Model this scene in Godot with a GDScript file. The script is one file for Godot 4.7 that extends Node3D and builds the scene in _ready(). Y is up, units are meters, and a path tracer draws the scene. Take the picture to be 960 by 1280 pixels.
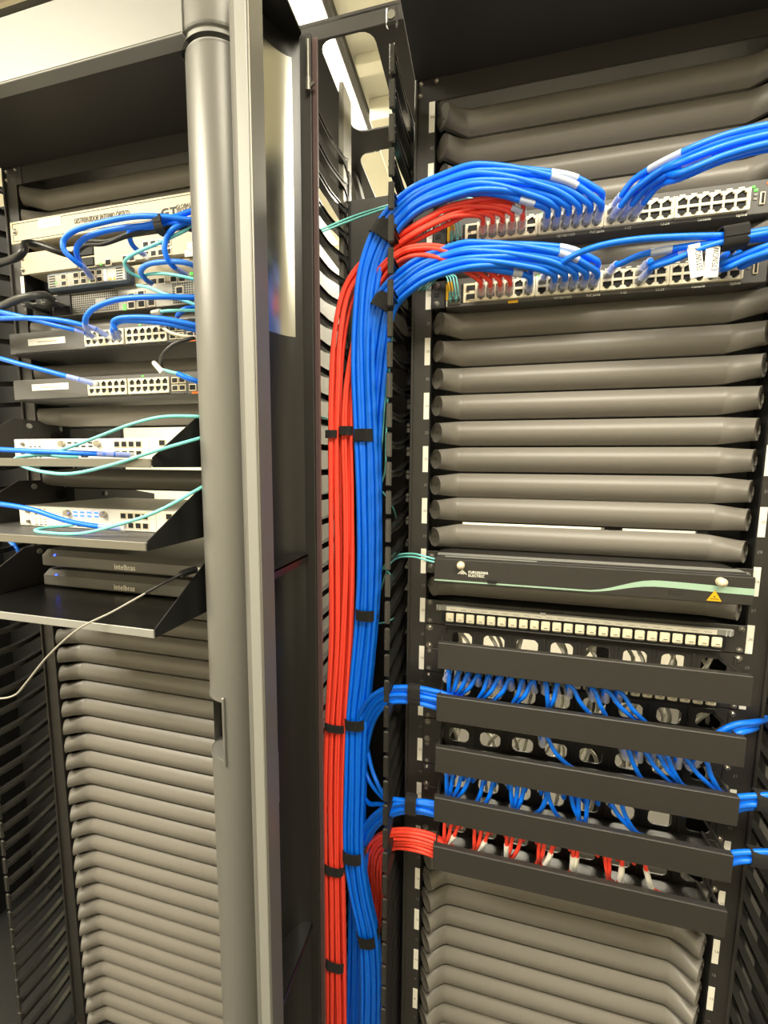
extends Node3D
# Two network racks seen from the cold aisle. Units are metres, y up; the rack fronts lie in the plane z = 0.

const U := 0.04445            # one rack unit
const TOP := 2.05             # top of the first rack unit
const RC := 0.0               # centre of the rack with the two 48-port switches
const LC := -0.861            # centre of the rack with the cantilever shelves
var M := {}
var shared := {}
var used := {}

func uy(i: float) -> float:
	return TOP - U * i

# ---------------------------------------------------------------- nodes
func numbered(called: String) -> String:
	if not used.has(called):
		used[called] = 0
		return called
	used[called] += 1
	return "%s_%03d" % [called, used[called]]

func tag(o: Node3D, label: String, category: String, group := "") -> Node3D:
	o.set_meta("label", label)
	o.set_meta("category", category)
	if group != "":
		o.set_meta("group", group)
	return o

func thing(called: String, label: String, category: String, at := Vector3.ZERO, group := "") -> Node3D:
	var o := Node3D.new()
	o.name = numbered(called)
	o.position = at
	add_child(o)
	return tag(o, label, category, group)

func part(called: String, mesh: Mesh, m: Material, parent: Node3D, at := Vector3.ZERO, turn := Basis()) -> MeshInstance3D:
	var o := MeshInstance3D.new()
	o.name = called
	o.mesh = mesh
	o.material_override = m
	o.transform = Transform3D(turn, at)
	parent.add_child(o, true)
	return o

# geometry given in world places, hung under a thing that stands elsewhere
func wpart(called: String, st: SurfaceTool, m: Material, parent: Node3D) -> MeshInstance3D:
	var at := Vector3.ZERO
	var p := parent
	while p != null and p != self:
		at -= p.position
		p = p.get_parent() as Node3D
	return part(called, st.commit(), m, parent, at)

func struct(called: String, st: SurfaceTool, m: Material) -> MeshInstance3D:
	var o := part(called, st.commit(), m, self)
	o.set_meta("kind", "structure")
	return o

# ---------------------------------------------------------------- geometry
func S() -> SurfaceTool:
	var st := SurfaceTool.new()
	st.begin(Mesh.PRIMITIVE_TRIANGLES)
	return st

func tri(st: SurfaceTool, a: Vector3, b: Vector3, c: Vector3, n: Vector3) -> void:
	var g := (b - a).cross(c - a)
	var nn := n
	if n == Vector3.ZERO:
		nn = g.normalized()
	if g.dot(nn) > 0.0:
		var t := b
		b = c
		c = t
	for p in [a, b, c]:
		st.set_normal(nn)
		st.add_vertex(p)

func flat(st: SurfaceTool, a: Vector3, b: Vector3, c: Vector3, toward: Vector3) -> void:
	var n := (b - a).cross(c - a).normalized()
	if n.dot(toward) < 0.0:
		n = -n
	tri(st, a, b, c, n)

func quad(st: SurfaceTool, a: Vector3, b: Vector3, c: Vector3, d: Vector3, toward: Vector3) -> void:
	flat(st, a, b, c, toward)
	flat(st, a, c, d, toward)

func trin(st: SurfaceTool, a: Vector3, b: Vector3, c: Vector3, na: Vector3, nb: Vector3, nc: Vector3) -> void:
	var g := (b - a).cross(c - a)
	if g.length_squared() < 1e-18:
		return
	if g.dot(na + nb + nc) > 0.0:
		var t := b
		b = c
		c = t
		t = nb
		nb = nc
		nc = t
	st.set_normal(na)
	st.add_vertex(a)
	st.set_normal(nb)
	st.add_vertex(b)
	st.set_normal(nc)
	st.add_vertex(c)

# box with chamfered edges, centre c, size s
func bx(st: SurfaceTool, c: Vector3, s: Vector3, bev := 0.0, turn := Basis()) -> void:
	var h := s * 0.5
	var b := minf(bev, minf(h.x, minf(h.y, h.z)) * 0.9)
	var P := func(sg: Vector3, ax: int) -> Vector3:
		var q := Vector3(sg.x * (h.x - b), sg.y * (h.y - b), sg.z * (h.z - b))
		q[ax] = sg[ax] * h[ax]
		return c + turn * q
	for ax in 3:
		var u := (ax + 1) % 3
		var w := (ax + 2) % 3
		for s0 in [-1.0, 1.0]:
			var q := []
			for k in [[-1.0, -1.0], [1.0, -1.0], [1.0, 1.0], [-1.0, 1.0]]:
				var sg := Vector3.ZERO
				sg[ax] = s0
				sg[u] = k[0]
				sg[w] = k[1]
				q.append((P as Callable).call(sg, ax))
			var n := Vector3.ZERO
			n[ax] = s0
			quad(st, q[0], q[1], q[2], q[3], turn * n)
	if b <= 0.0:
		return
	for ax in 3:
		var u := (ax + 1) % 3
		var w := (ax + 2) % 3
		for k in [[-1.0, -1.0], [1.0, -1.0], [1.0, 1.0], [-1.0, 1.0]]:
			var lo := Vector3.ZERO
			lo[ax] = -1.0
			lo[u] = k[0]
			lo[w] = k[1]
			var hi := lo
			hi[ax] = 1.0
			var n := lo
			n[ax] = 0.0
			quad(st, P.call(lo, u), P.call(hi, u), P.call(hi, w), P.call(lo, w), turn * n)
	for x in [-1.0, 1.0]:
		for y in [-1.0, 1.0]:
			for z in [-1.0, 1.0]:
				var sg := Vector3(x, y, z)
				flat(st, P.call(sg, 0), P.call(sg, 1), P.call(sg, 2), turn * sg)

func box2(st: SurfaceTool, a: Vector3, b: Vector3, bev := 0.0) -> void:
	bx(st, (a + b) * 0.5, (b - a).abs(), bev)

# flat outline in the plane of t's x and y, thick from d0 to d1 along t's z
func prism(st: SurfaceTool, outline: PackedVector2Array, d0: float, d1: float, t := Transform3D()) -> void:
	var ids := Geometry2D.triangulate_polygon(outline)
	var zc := t.basis.z.normalized()
	for side in [[d0, -zc], [d1, zc]]:
		var k := 0
		while k < ids.size():
			var q := []
			for j in 3:
				var p := outline[ids[k + j]]
				q.append(t * Vector3(p.x, p.y, side[0]))
			flat(st, q[0], q[1], q[2], side[1])
			k += 3
	var n := outline.size()
	var cw := Geometry2D.is_polygon_clockwise(outline)
	for i in n:
		var p := outline[i]
		var q := outline[(i + 1) % n]
		var e := q - p
		var o := Vector2(e.y, -e.x)
		if cw:
			o = -o
		quad(st, t * Vector3(p.x, p.y, d0), t * Vector3(q.x, q.y, d0), t * Vector3(q.x, q.y, d1), t * Vector3(p.x, p.y, d1), t.basis * Vector3(o.x, o.y, 0))

func cyl(st: SurfaceTool, a: Vector3, b: Vector3, r0: float, r1: float, seg := 14) -> void:
	var d := (b - a).normalized()
	var u := d.cross(Vector3.UP if absf(d.y) < 0.9 else Vector3.RIGHT).normalized()
	var w := d.cross(u)
	for i in seg:
		var t0 := TAU * i / seg
		var t1 := TAU * (i + 1) / seg
		var e0 := u * cos(t0) + w * sin(t0)
		var e1 := u * cos(t1) + w * sin(t1)
		trin(st, a + e0 * r0, a + e1 * r0, b + e1 * r1, e0, e1, e1)
		trin(st, a + e0 * r0, b + e1 * r1, b + e0 * r1, e0, e1, e0)
		tri(st, a, a + e0 * r0, a + e1 * r0, -d)
		tri(st, b, b + e0 * r1, b + e1 * r1, d)

func dome(st: SurfaceTool, c: Vector3, d: Vector3, r: float, h: float, seg := 12) -> void:
	var u := d.cross(Vector3.UP if absf(d.y) < 0.9 else Vector3.RIGHT).normalized()
	var w := d.cross(u)
	for j in 3:
		var p0 := j * PI / 6.0
		var p1 := (j + 1) * PI / 6.0
		for i in seg:
			var t0 := TAU * i / seg
			var t1 := TAU * (i + 1) / seg
			var q := []
			var nn := []
			for k in [[t0, p0], [t1, p0], [t1, p1], [t0, p1]]:
				var e: Vector3 = u * cos(k[0]) + w * sin(k[0])
				q.append(c + e * r * cos(k[1]) + d * h * sin(k[1]))
				nn.append((e * cos(k[1]) + d * sin(k[1])).normalized())
			trin(st, q[0], q[1], q[2], nn[0], nn[1], nn[2])
			trin(st, q[0], q[2], q[3], nn[0], nn[2], nn[3])

# smooth surface through rows of points; hint says which way its front looks
func sheet(st: SurfaceTool, rows: Array, hint: Vector3) -> void:
	var n: int = rows.size()
	var m: int = rows[0].size()
	var nor := []
	for i in n:
		var line := PackedVector3Array()
		for j in m:
			var a: Vector3 = rows[mini(i + 1, n - 1)][j] - rows[maxi(i - 1, 0)][j]
			var b: Vector3 = rows[i][mini(j + 1, m - 1)] - rows[i][maxi(j - 1, 0)]
			var c := a.cross(b).normalized()
			line.append(c)
		nor.append(line)
	var mid: Vector3 = nor[n / 2][m / 2]
	var s := 1.0 if mid.dot(hint) >= 0.0 else -1.0
	for i in n - 1:
		for j in m - 1:
			trin(st, rows[i][j], rows[i + 1][j], rows[i + 1][j + 1], nor[i][j] * s, nor[i + 1][j] * s, nor[i + 1][j + 1] * s)
			trin(st, rows[i][j], rows[i + 1][j + 1], rows[i][j + 1], nor[i][j] * s, nor[i + 1][j + 1] * s, nor[i][j + 1] * s)

func spline(p: Array, sub: int) -> PackedVector3Array:
	var out := PackedVector3Array()
	var n := p.size()
	for i in n - 1:
		var a: Vector3 = p[maxi(i - 1, 0)]
		var b: Vector3 = p[i]
		var c: Vector3 = p[i + 1]
		var d: Vector3 = p[mini(i + 2, n - 1)]
		# centripetal-like tangents keep uneven spacing from overshooting
		var l := (c - b).length()
		var t0 := (c - a).normalized() * l
		var t1 := (d - b).normalized() * l
		for k in sub:
			var t := float(k) / sub
			var t2 := t * t
			var t3 := t2 * t
			out.append(b * (2 * t3 - 3 * t2 + 1) + t0 * (t3 - 2 * t2 + t) + c * (3 * t2 - 2 * t3) + t1 * (t3 - t2))
	out.append(p[n - 1])
	return out

func tube(st: SurfaceTool, q: PackedVector3Array, r: float, sides := 8, caps := true) -> void:
	var n := q.size()
	var t := (q[1] - q[0]).normalized()
	var u := t.cross(Vector3.UP if absf(t.y) < 0.9 else Vector3.RIGHT).normalized()
	var prev := PackedVector3Array()
	var prevn := PackedVector3Array()
	for i in n:
		var d := (q[mini(i + 1, n - 1)] - q[maxi(i - 1, 0)]).normalized()
		u = (u - d * u.dot(d)).normalized()
		var w := d.cross(u)
		var ring := PackedVector3Array()
		var rn := PackedVector3Array()
		for k in sides:
			var a := TAU * k / sides
			var e := u * cos(a) + w * sin(a)
			rn.append(e)
			ring.append(q[i] + e * r)
		if i > 0:
			for k in sides:
				var k1 := (k + 1) % sides
				trin(st, prev[k], prev[k1], ring[k1], prevn[k], prevn[k1], rn[k1])
				trin(st, prev[k], ring[k1], ring[k], prevn[k], rn[k1], rn[k])
		if caps and (i == 0 or i == n - 1):
			var dd := -d if i == 0 else d
			for k in sides:
				tri(st, q[i], ring[k], ring[(k + 1) % sides], dd)
		prev = ring
		prevn = rn

# a strap round a bundle: rounded-oval loop in the plane across the axis
func strap(st: SurfaceTool, c: Vector3, axis: Vector3, side: Vector3, a: float, b: float, wide: float, thick := 0.0016) -> void:
	var x := side.normalized()
	var y := axis.normalized()
	x = (x - y * x.dot(y)).normalized()
	var z := x.cross(y)
	var seg := 28
	var ring := []
	for i in seg + 1:
		var t := TAU * i / seg
		var ct := cos(t)
		var sn := sin(t)
		var e := Vector2(signf(ct) * pow(absf(ct), 0.7), signf(sn) * pow(absf(sn), 0.7))
		var nrm := (x * ct * b + z * sn * a).normalized()
		ring.append([c + x * e.x * a + z * e.y * b, nrm])
	for i in seg:
		var p0: Vector3 = ring[i][0]
		var n0: Vector3 = ring[i][1]
		var p1: Vector3 = ring[i + 1][0]
		var n1: Vector3 = ring[i + 1][1]
		var h := y * wide * 0.5
		var o0 := p0 + n0 * thick
		var o1 := p1 + n1 * thick
		trin(st, o0 - h, o1 - h, o1 + h, n0, n1, n1)
		trin(st, o0 - h, o1 + h, o0 + h, n0, n1, n0)
		trin(st, p0 - h, p1 - h, p1 + h, -n0, -n1, -n1)
		trin(st, p0 - h, p1 + h, p0 + h, -n0, -n1, -n0)
		quad(st, p0 + h, p1 + h, o1 + h, o0 + h, y)
		quad(st, p0 - h, p1 - h, o1 - h, o0 - h, -y)

func rounded(x0: float, y0: float, x1: float, y1: float, r: float, seg := 4) -> PackedVector2Array:
	var out := PackedVector2Array()
	for k in [[x1 - r, y0 + r, -PI / 2], [x1 - r, y1 - r, 0.0], [x0 + r, y1 - r, PI / 2], [x0 + r, y0 + r, PI]]:
		for i in seg + 1:
			var a: float = k[2] + PI / 2 * i / seg
			out.append(Vector2(k[0] + r * cos(a), k[1] + r * sin(a)))
	return out

# a plate with a row of rounded openings [x0, y0, x1, y1, r], in t's x-y plane
func pierced(st: SurfaceTool, x0: float, y0: float, x1: float, y1: float, holes: Array, d0: float, d1: float, t := Transform3D()) -> void:
	var n := holes.size()
	for k in n + 1:
		var o := PackedVector2Array()
		var cl: float = x0 if k == 0 else (holes[k - 1][0] + holes[k - 1][2]) * 0.5
		var cr: float = x1 if k == n else (holes[k][0] + holes[k][2]) * 0.5
		o.append(Vector2(cl, y0))
		o.append(Vector2(cr, y0))
		if k < n:
			var h: Array = holes[k]
			o.append(Vector2(cr, h[1]))
			for i in 5:
				var a := -PI / 2 - PI / 2 * i / 4
				o.append(Vector2(h[0] + h[4] + h[4] * cos(a), h[1] + h[4] + h[4] * sin(a)))
			for i in 5:
				var a := PI - PI / 2 * i / 4
				o.append(Vector2(h[0] + h[4] + h[4] * cos(a), h[3] - h[4] + h[4] * sin(a)))
			o.append(Vector2(cr, h[3]))
		o.append(Vector2(cr, y1))
		o.append(Vector2(cl, y1))
		if k > 0:
			var h: Array = holes[k - 1]
			o.append(Vector2(cl, h[3]))
			for i in 5:
				var a := PI / 2 - PI / 2 * i / 4
				o.append(Vector2(h[2] - h[4] + h[4] * cos(a), h[3] - h[4] + h[4] * sin(a)))
			for i in 5:
				var a := -PI / 2 * i / 4
				o.append(Vector2(h[2] - h[4] + h[4] * cos(a), h[1] + h[4] + h[4] * sin(a)))
			o.append(Vector2(cl, h[1]))
		prism(st, o, d0, d1, t)

func words(called: String, text: String, at: Vector3, tall: float, m: Material, parent: Node3D, turn := Basis(), bold := false, stretch := 1.0) -> MeshInstance3D:
	var f := SystemFont.new()
	f.font_names = PackedStringArray(["Droid Sans"])
	if bold:
		f.font_weight = 700
	var t := TextMesh.new()
	t.text = text
	t.font = f
	t.font_size = 32
	t.pixel_size = tall / 24.0
	t.depth = 0.0006
	t.curve_step = 2.0
	t.horizontal_alignment = HORIZONTAL_ALIGNMENT_LEFT
	return part(called, t, m, parent, at, turn * Basis.from_scale(Vector3(stretch, 1, 1)))

# ---------------------------------------------------------------- materials
func mat(called: String, c: Color, rough: float, metal := 0.0, spec := 0.5) -> StandardMaterial3D:
	var m := StandardMaterial3D.new()
	m.resource_name = called
	m.albedo_color = c
	m.roughness = rough
	m.metallic = metal
	m.metallic_specular = spec
	M[called] = m
	return m

func grain(m: StandardMaterial3D, size: float, deep: float, stretch := Vector3.ONE) -> void:
	if not shared.has("grain"):
		var n := FastNoiseLite.new()
		n.seed = 7
		n.noise_type = FastNoiseLite.TYPE_SIMPLEX
		n.frequency = 0.06
		n.fractal_octaves = 3
		var t := NoiseTexture2D.new()
		t.width = 256
		t.height = 256
		t.seamless = true
		t.noise = n
		shared["grain"] = t
	m.uv1_triplanar = true
	m.uv1_scale = stretch / size
	m.heightmap_enabled = true
	m.heightmap_texture = shared["grain"]
	m.heightmap_scale = deep

func glow(called: String, c: Color, e: float) -> void:
	var m := mat(called, c, 0.6)
	m.emission_enabled = true
	m.emission = c
	m.emission_energy_multiplier = e

func materials() -> void:
	grain(mat("powder_black", Color(0.178, 0.17, 0.16), 0.48), 0.03, 0.006)
	mat("fascia_grey", Color(0.53, 0.53, 0.515), 0.45, 0.1)
	mat("tray_black", Color(0.075, 0.072, 0.07), 0.26, 0.0, 0.8)
	mat("recorder_grey", Color(0.42, 0.41, 0.39), 0.45)
	mat("deep_black", Color(0.05, 0.05, 0.05), 0.6)
	grain(mat("blank_plastic", Color(0.44, 0.425, 0.4), 0.4), 0.02, 0.004)
	mat("gloss_black", Color(0.14, 0.136, 0.13), 0.24, 0.0, 1.0)
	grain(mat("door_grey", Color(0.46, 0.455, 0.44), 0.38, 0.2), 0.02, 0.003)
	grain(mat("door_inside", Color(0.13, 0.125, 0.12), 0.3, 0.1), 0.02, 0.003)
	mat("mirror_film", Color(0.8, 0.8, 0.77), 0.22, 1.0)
	grain(mat("edge_grey", Color(0.56, 0.56, 0.545), 0.45, 0.1), 0.02, 0.003)
	mat("maroon_edge", Color(0.34, 0.27, 0.27), 0.38)
	grain(mat("switch_grey", Color(0.33, 0.325, 0.318), 0.5), 0.02, 0.004)
	mat("cream_port", Color(0.93, 0.9, 0.8), 0.45)
	mat("beige_metal", Color(0.73, 0.68, 0.57), 0.5)
	mat("beige_card", Color(0.7, 0.665, 0.58), 0.5)
	mat("white_box", Color(0.93, 0.92, 0.88), 0.45)
	mat("label_white", Color(0.93, 0.92, 0.88), 0.6)
	mat("hole_black", Color(0.02, 0.02, 0.02), 0.7)
	mat("steel", Color(0.72, 0.7, 0.66), 0.28, 1.0)
	mat("nickel_grey", Color(0.5, 0.49, 0.46), 0.4, 0.6)
	mat("slate_frame", Color(0.33, 0.37, 0.42), 0.45)
	mat("blue_jacket", Color(0.0, 0.46, 1.0), 0.4)
	mat("pale_blue_jacket", Color(0.2, 0.5, 0.93), 0.4)
	mat("red_jacket", Color(1.0, 0.3, 0.225), 0.42)
	mat("aqua_jacket", Color(0.5, 0.87, 0.86), 0.42)
	mat("grey_jacket", Color(0.62, 0.61, 0.58), 0.5)
	mat("white_jacket", Color(0.86, 0.85, 0.8), 0.5)
	mat("black_jacket", Color(0.06, 0.06, 0.06), 0.45)
	mat("dark_grey_jacket", Color(0.22, 0.22, 0.21), 0.45)
	mat("cream_jacket", Color(0.78, 0.75, 0.68), 0.5)
	var cr := mat("clear_plug", Color(0.95, 0.96, 0.98, 0.36), 0.28)
	cr.transparency = BaseMaterial3D.TRANSPARENCY_ALPHA
	mat("clear_sleeve", Color(0.74, 0.78, 0.86), 0.4)
	var cs := mat("clear_strip", Color(0.93, 0.93, 0.93, 0.25), 0.12)
	cs.transparency = BaseMaterial3D.TRANSPARENCY_ALPHA
	var hook := mat("hook_fabric", Color(0.075, 0.07, 0.068), 0.85)
	hook.rim_enabled = true
	hook.rim = 0.4
	mat("red_hook_fabric", Color(0.3, 0.04, 0.035), 0.85)
	mat("yellow", Color(0.85, 0.66, 0.06), 0.5)
	mat("ink", Color(0.07, 0.07, 0.07), 0.6)
	mat("white_ink", Color(0.9, 0.9, 0.86), 0.6)
	mat("pale_green", Color(0.6, 0.72, 0.64), 0.5)
	mat("orange", Color(0.85, 0.42, 0.05), 0.5)
	mat("bone", Color(0.9, 0.85, 0.74), 0.35)
	mat("wall_paint", Color(0.86, 0.84, 0.78), 0.85)
	mat("ceiling_paint", Color(0.88, 0.87, 0.8), 0.9)
	grain(mat("floor_tile", Color(0.27, 0.26, 0.24), 0.5), 0.4, 0.01)
	glow("panel_light", Color(1.0, 0.965, 0.87), 2.2)
	glow("led_blue", Color(0.12, 0.25, 1.0), 6.0)
	glow("led_green", Color(0.35, 1.0, 0.3), 0.9)

# ---------------------------------------------------------------- scene
func _ready() -> void:
	var cam := Camera3D.new()
	cam.name = "camera"
	cam.fov = rad_to_deg(2.0 * atan(640.0 / 520.643))
	cam.near = 0.02
	cam.far = 50.0
	cam.transform = Transform3D(Basis(Vector3(0.970826, 0.008358, -0.239640), Vector3(-0.034344, 0.993935, -0.104467), Vector3(0.237314, 0.109649, 0.965225)), Vector3(-0.14380, 1.48203, 0.71444))
	add_child(cam)
	cam.current = true
	var we := WorldEnvironment.new()
	we.name = "environment"
	var e := Environment.new()
	e.background_mode = Environment.BG_COLOR
	e.background_color = Color(0.02, 0.02, 0.02)
	e.tonemap_mode = Environment.TONE_MAPPER_LINEAR
	e.tonemap_exposure = 1.65
	e.sdfgi_enabled = true
	e.ssao_enabled = true
	e.ssil_enabled = true
	we.environment = e
	add_child(we)
	materials()
	room()
	racks()
	blanks()
	cable_managers()
	doors()
	switches()
	distributor()
	patch_panels()
	horizontal_managers()
	shelf_rack_devices()
	vertical_bundles()
	switch_cables()
	patch_cables()
	fibres()
	shelf_rack_cables()

func lamp(at: Vector3, sx: float, sz: float, energy: float, label: String) -> void:
	var t := thing("ceiling_light", label, "ceiling light", at, "flush ceiling light panels")
	var st := S()
	bx(st, Vector3(0, -0.012, 0), Vector3(sx, 0.02, sz), 0.003)
	part("diffuser", st.commit(), M.panel_light, t)
	var fr := S()
	for k in [-1, 1]:
		bx(fr, Vector3(k * (sx * 0.5 + 0.012), -0.016, 0), Vector3(0.022, 0.03, sz + 0.046), 0.003)
		bx(fr, Vector3(0, -0.016, k * (sz * 0.5 + 0.012)), Vector3(sx, 0.03, 0.022), 0.003)
	part("frame", fr.commit(), M.powder_black if sx < 0.45 else M.wall_paint, t)
	var l := AreaLight3D.new()
	l.name = "light"
	l.area_size = Vector2(sx, sz)
	l.light_energy = energy
	l.light_color = Color(1.0, 0.965, 0.875)
	l.shadow_enabled = true
	l.transform = Transform3D(Basis(Vector3.RIGHT, -PI / 2), Vector3(0, -0.03, 0))
	t.add_child(l)

func room() -> void:
	var st := S()
	box2(st, Vector3(-3.3, -0.1, -2.2), Vector3(2.5, 0.0, 2.9))
	struct("floor", st, M.floor_tile)
	st = S()
	box2(st, Vector3(-3.3, 2.75, -2.2), Vector3(2.5, 2.85, 2.9))
	struct("ceiling", st, M.ceiling_paint)
	st = S()
	box2(st, Vector3(-3.3, 0, -2.2), Vector3(2.5, 2.75, -2.1))
	struct("wall_back", st, M.wall_paint)
	st = S()
	box2(st, Vector3(-3.3, 0, 2.8), Vector3(2.5, 2.75, 2.9))
	struct("wall_front", st, M.wall_paint)
	st = S()
	box2(st, Vector3(-3.3, 0, -2.1), Vector3(-3.2, 2.75, 2.8))
	struct("wall_left", st, M.wall_paint)
	st = S()
	box2(st, Vector3(2.4, 0, -2.1), Vector3(2.5, 2.75, 2.8))
	struct("wall_right", st, M.wall_paint)
	# stepped bulkhead over the hot aisle, seen through the cut-out above the cable manager
	st = S()
	box2(st, Vector3(-0.585, 2.72, -0.705), Vector3(2.4, 2.75, -0.66), 0.002)
	struct("trim_1", st, M.ceiling_paint)
	st = S()
	box2(st, Vector3(-0.585, 2.68, -2.1), Vector3(2.4, 2.75, -0.82), 0.002)
	struct("trim_2", st, M.ceiling_paint)
	# linear diffuser in the ceiling over the shelf rack
	var g := thing("ceiling_grille", "linear ceiling air grille with parallel metal blades above the shelf rack", "air grille", Vector3(-1.75, 2.75, -0.28))
	st = S()
	box2(st, Vector3(-0.75, -0.004, -0.13), Vector3(0.5, -0.001, 0.13))
	part("backing", st.commit(), M.powder_black, g)
	for k in 5:
		st = S()
		bx(st, Vector3(-0.125, -0.014, -0.12 + 0.06 * k), Vector3(1.24, 0.02, 0.016), 0.003)
		part("slat", st.commit(), M.beige_card, g)
	lamp(Vector3(-1.85, 2.75, 1.25), 1.2, 0.6, 7.0, "wide flush ceiling light panel over the aisle before the shelf rack")
	lamp(Vector3(0.4, 2.75, 1.0), 1.2, 0.6, 3.2, "wide flush ceiling light panel over the aisle before the switch rack")
	lamp(Vector3(-0.79, 2.75, -0.44), 0.34, 1.12, 3.0, "narrow ceiling light panel in a dark frame above the cable manager")
	lamp(Vector3(-1.6, 2.75, -1.35), 1.2, 0.6, 4.5, "wide flush ceiling light panel over the aisle behind the shelf rack")
	lamp(Vector3(0.35, 2.68, -1.45), 1.2, 0.6, 7.5, "wide flush ceiling light panel over the aisle behind the racks")

# ---------------------------------------------------------------- racks
func screw(parent: Node3D, at: Vector3, r := 0.0045, called := "screw", m := "steel") -> void:
	var key := "screw%.4f" % r
	if not shared.has(key):
		var st := S()
		cyl(st, Vector3.ZERO, Vector3(0, 0, 0.0012), r * 1.25, r * 1.2, 12)
		dome(st, Vector3(0, 0, 0.0012), Vector3(0, 0, 1), r, 0.0025, 12)
		bx(st, Vector3(0, 0, 0.0036), Vector3(r * 1.1, r * 0.28, 0.0006))
		bx(st, Vector3(0, 0, 0.0036), Vector3(r * 0.28, r * 1.1, 0.0006))
		shared[key] = st.commit()
	part(called, shared[key], M[m], parent, at - parent.position)

func rack(cx: float, called: String, label: String, roof_to: float, fascia_x0: float, fascia_x1: float) -> void:
	var t := thing(called, label, "server rack", Vector3(cx, 0, -0.35))
	var st: SurfaceTool
	for s in [-1.0, 1.0]:
		# front upright: face from the panel edge outwards, folded back at both edges
		st = S()
		box2(st, Vector3(cx + s * 0.2425, 0.04, -0.003), Vector3(cx + s * 0.272, 2.083, -0.001))
		box2(st, Vector3(cx + s * 0.2275, uy(0), -0.003), Vector3(cx + s * 0.2425, 2.083, -0.001))
		box2(st, Vector3(cx + s * 0.2432, 0.06, -0.06), Vector3(cx + s * 0.2446, 2.083, -0.003))
		box2(st, Vector3(cx + s * 0.270, 0.06, -0.09), Vector3(cx + s * 0.2745, 2.083, 0.004), 0.001)
		wpart("front_upright", st, M.powder_black, t)
		st = S()
		box2(st, Vector3(cx + s * 0.197, 0.04, -0.0405), Vector3(cx + s * 0.243, uy(0) + 0.002, -0.039))
		box2(st, Vector3(cx + s * 0.2415, 0.04, -0.04), Vector3(cx + s * 0.243, uy(0) + 0.002, -0.003))
		wpart("mounting_flange", st, M.hole_black, t)
		st = S()
		box2(st, Vector3(cx + s * 0.22, 0.06, -0.75), Vector3(cx + s * 0.272, 2.06, -0.71), 0.002)
		wpart("rear_upright", st, M.powder_black, t)
		for i in 22:
			if cx < -0.5 and i != 2:
				continue
			st = S()
			box2(st, Vector3(cx + s * 0.2428, uy(2 * i + 1) + 0.0002, -0.0012), Vector3(cx + s * 0.252, uy(2 * i) - 0.0002, -0.0003))
			wpart("unit_marker", st, M.label_white, t)
			words("unit_number", str(44 - 2 * i), Vector3(cx + s * 0.2474 - 0.0022, uy(2 * i + 0.5), -0.0004) - t.position, 0.0042, M.nickel_grey, t)
			words("unit_number", str(43 - 2 * i), Vector3(cx + s * 0.2474 - 0.0022, uy(2 * i + 1.5), -0.0012) - t.position, 0.0042, M.edge_grey, t)
		for k in [[0.265, 2.078], [0.2655, 2.061], [0.241, 2.0785]]:
			screw(t, Vector3(cx + s * k[0], k[1], -0.001), 0.0032)
		if cx > -0.5 or s < 0:
			continue
		st = S()
		box2(st, Vector3(cx + s * 0.2665, 0.06, -0.71), Vector3(cx + s * 0.2695, 2.06, -0.09))
		wpart("side_panel", st, M.switch_grey, t)
	# header strip between the uprights
	st = S()
	box2(st, Vector3(cx - 0.227, uy(0) + 0.001, -0.004), Vector3(cx + 0.227, 2.083, -0.002))
	wpart("header_strip", st, M.powder_black, t)
	st = S()
	box2(st, Vector3(cx - 0.275, 2.083, -0.76), Vector3(cx + 0.275, 2.087, roof_to), 0.001)
	wpart("roof_panel", st, M.powder_black, t)
	st = S()
	box2(st, Vector3(cx - 0.275, 0.0, -0.75), Vector3(cx + 0.275, 0.035, -0.002), 0.002)
	wpart("plinth", st, M.powder_black, t)
	st = S()
	box2(st, Vector3(fascia_x0, 2.082, roof_to + 0.0005), Vector3(fascia_x1, 2.172, roof_to + 0.003), 0.001)
	box2(st, Vector3(fascia_x0, 2.080, roof_to - 0.018), Vector3(fascia_x1, 2.0825, roof_to + 0.0025), 0.0008)
	wpart("fascia", st, M.fascia_grey, t)

func racks() -> void:
	rack(RC, "server_rack", "open black rack holding two 48-port switches and the patch panels", 0.148, -0.272, 0.6)
	rack(LC, "server_rack", "open black rack with pale top fascia, shelves and a beige optical tray", 0.148, -1.6, -0.5785)

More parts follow.
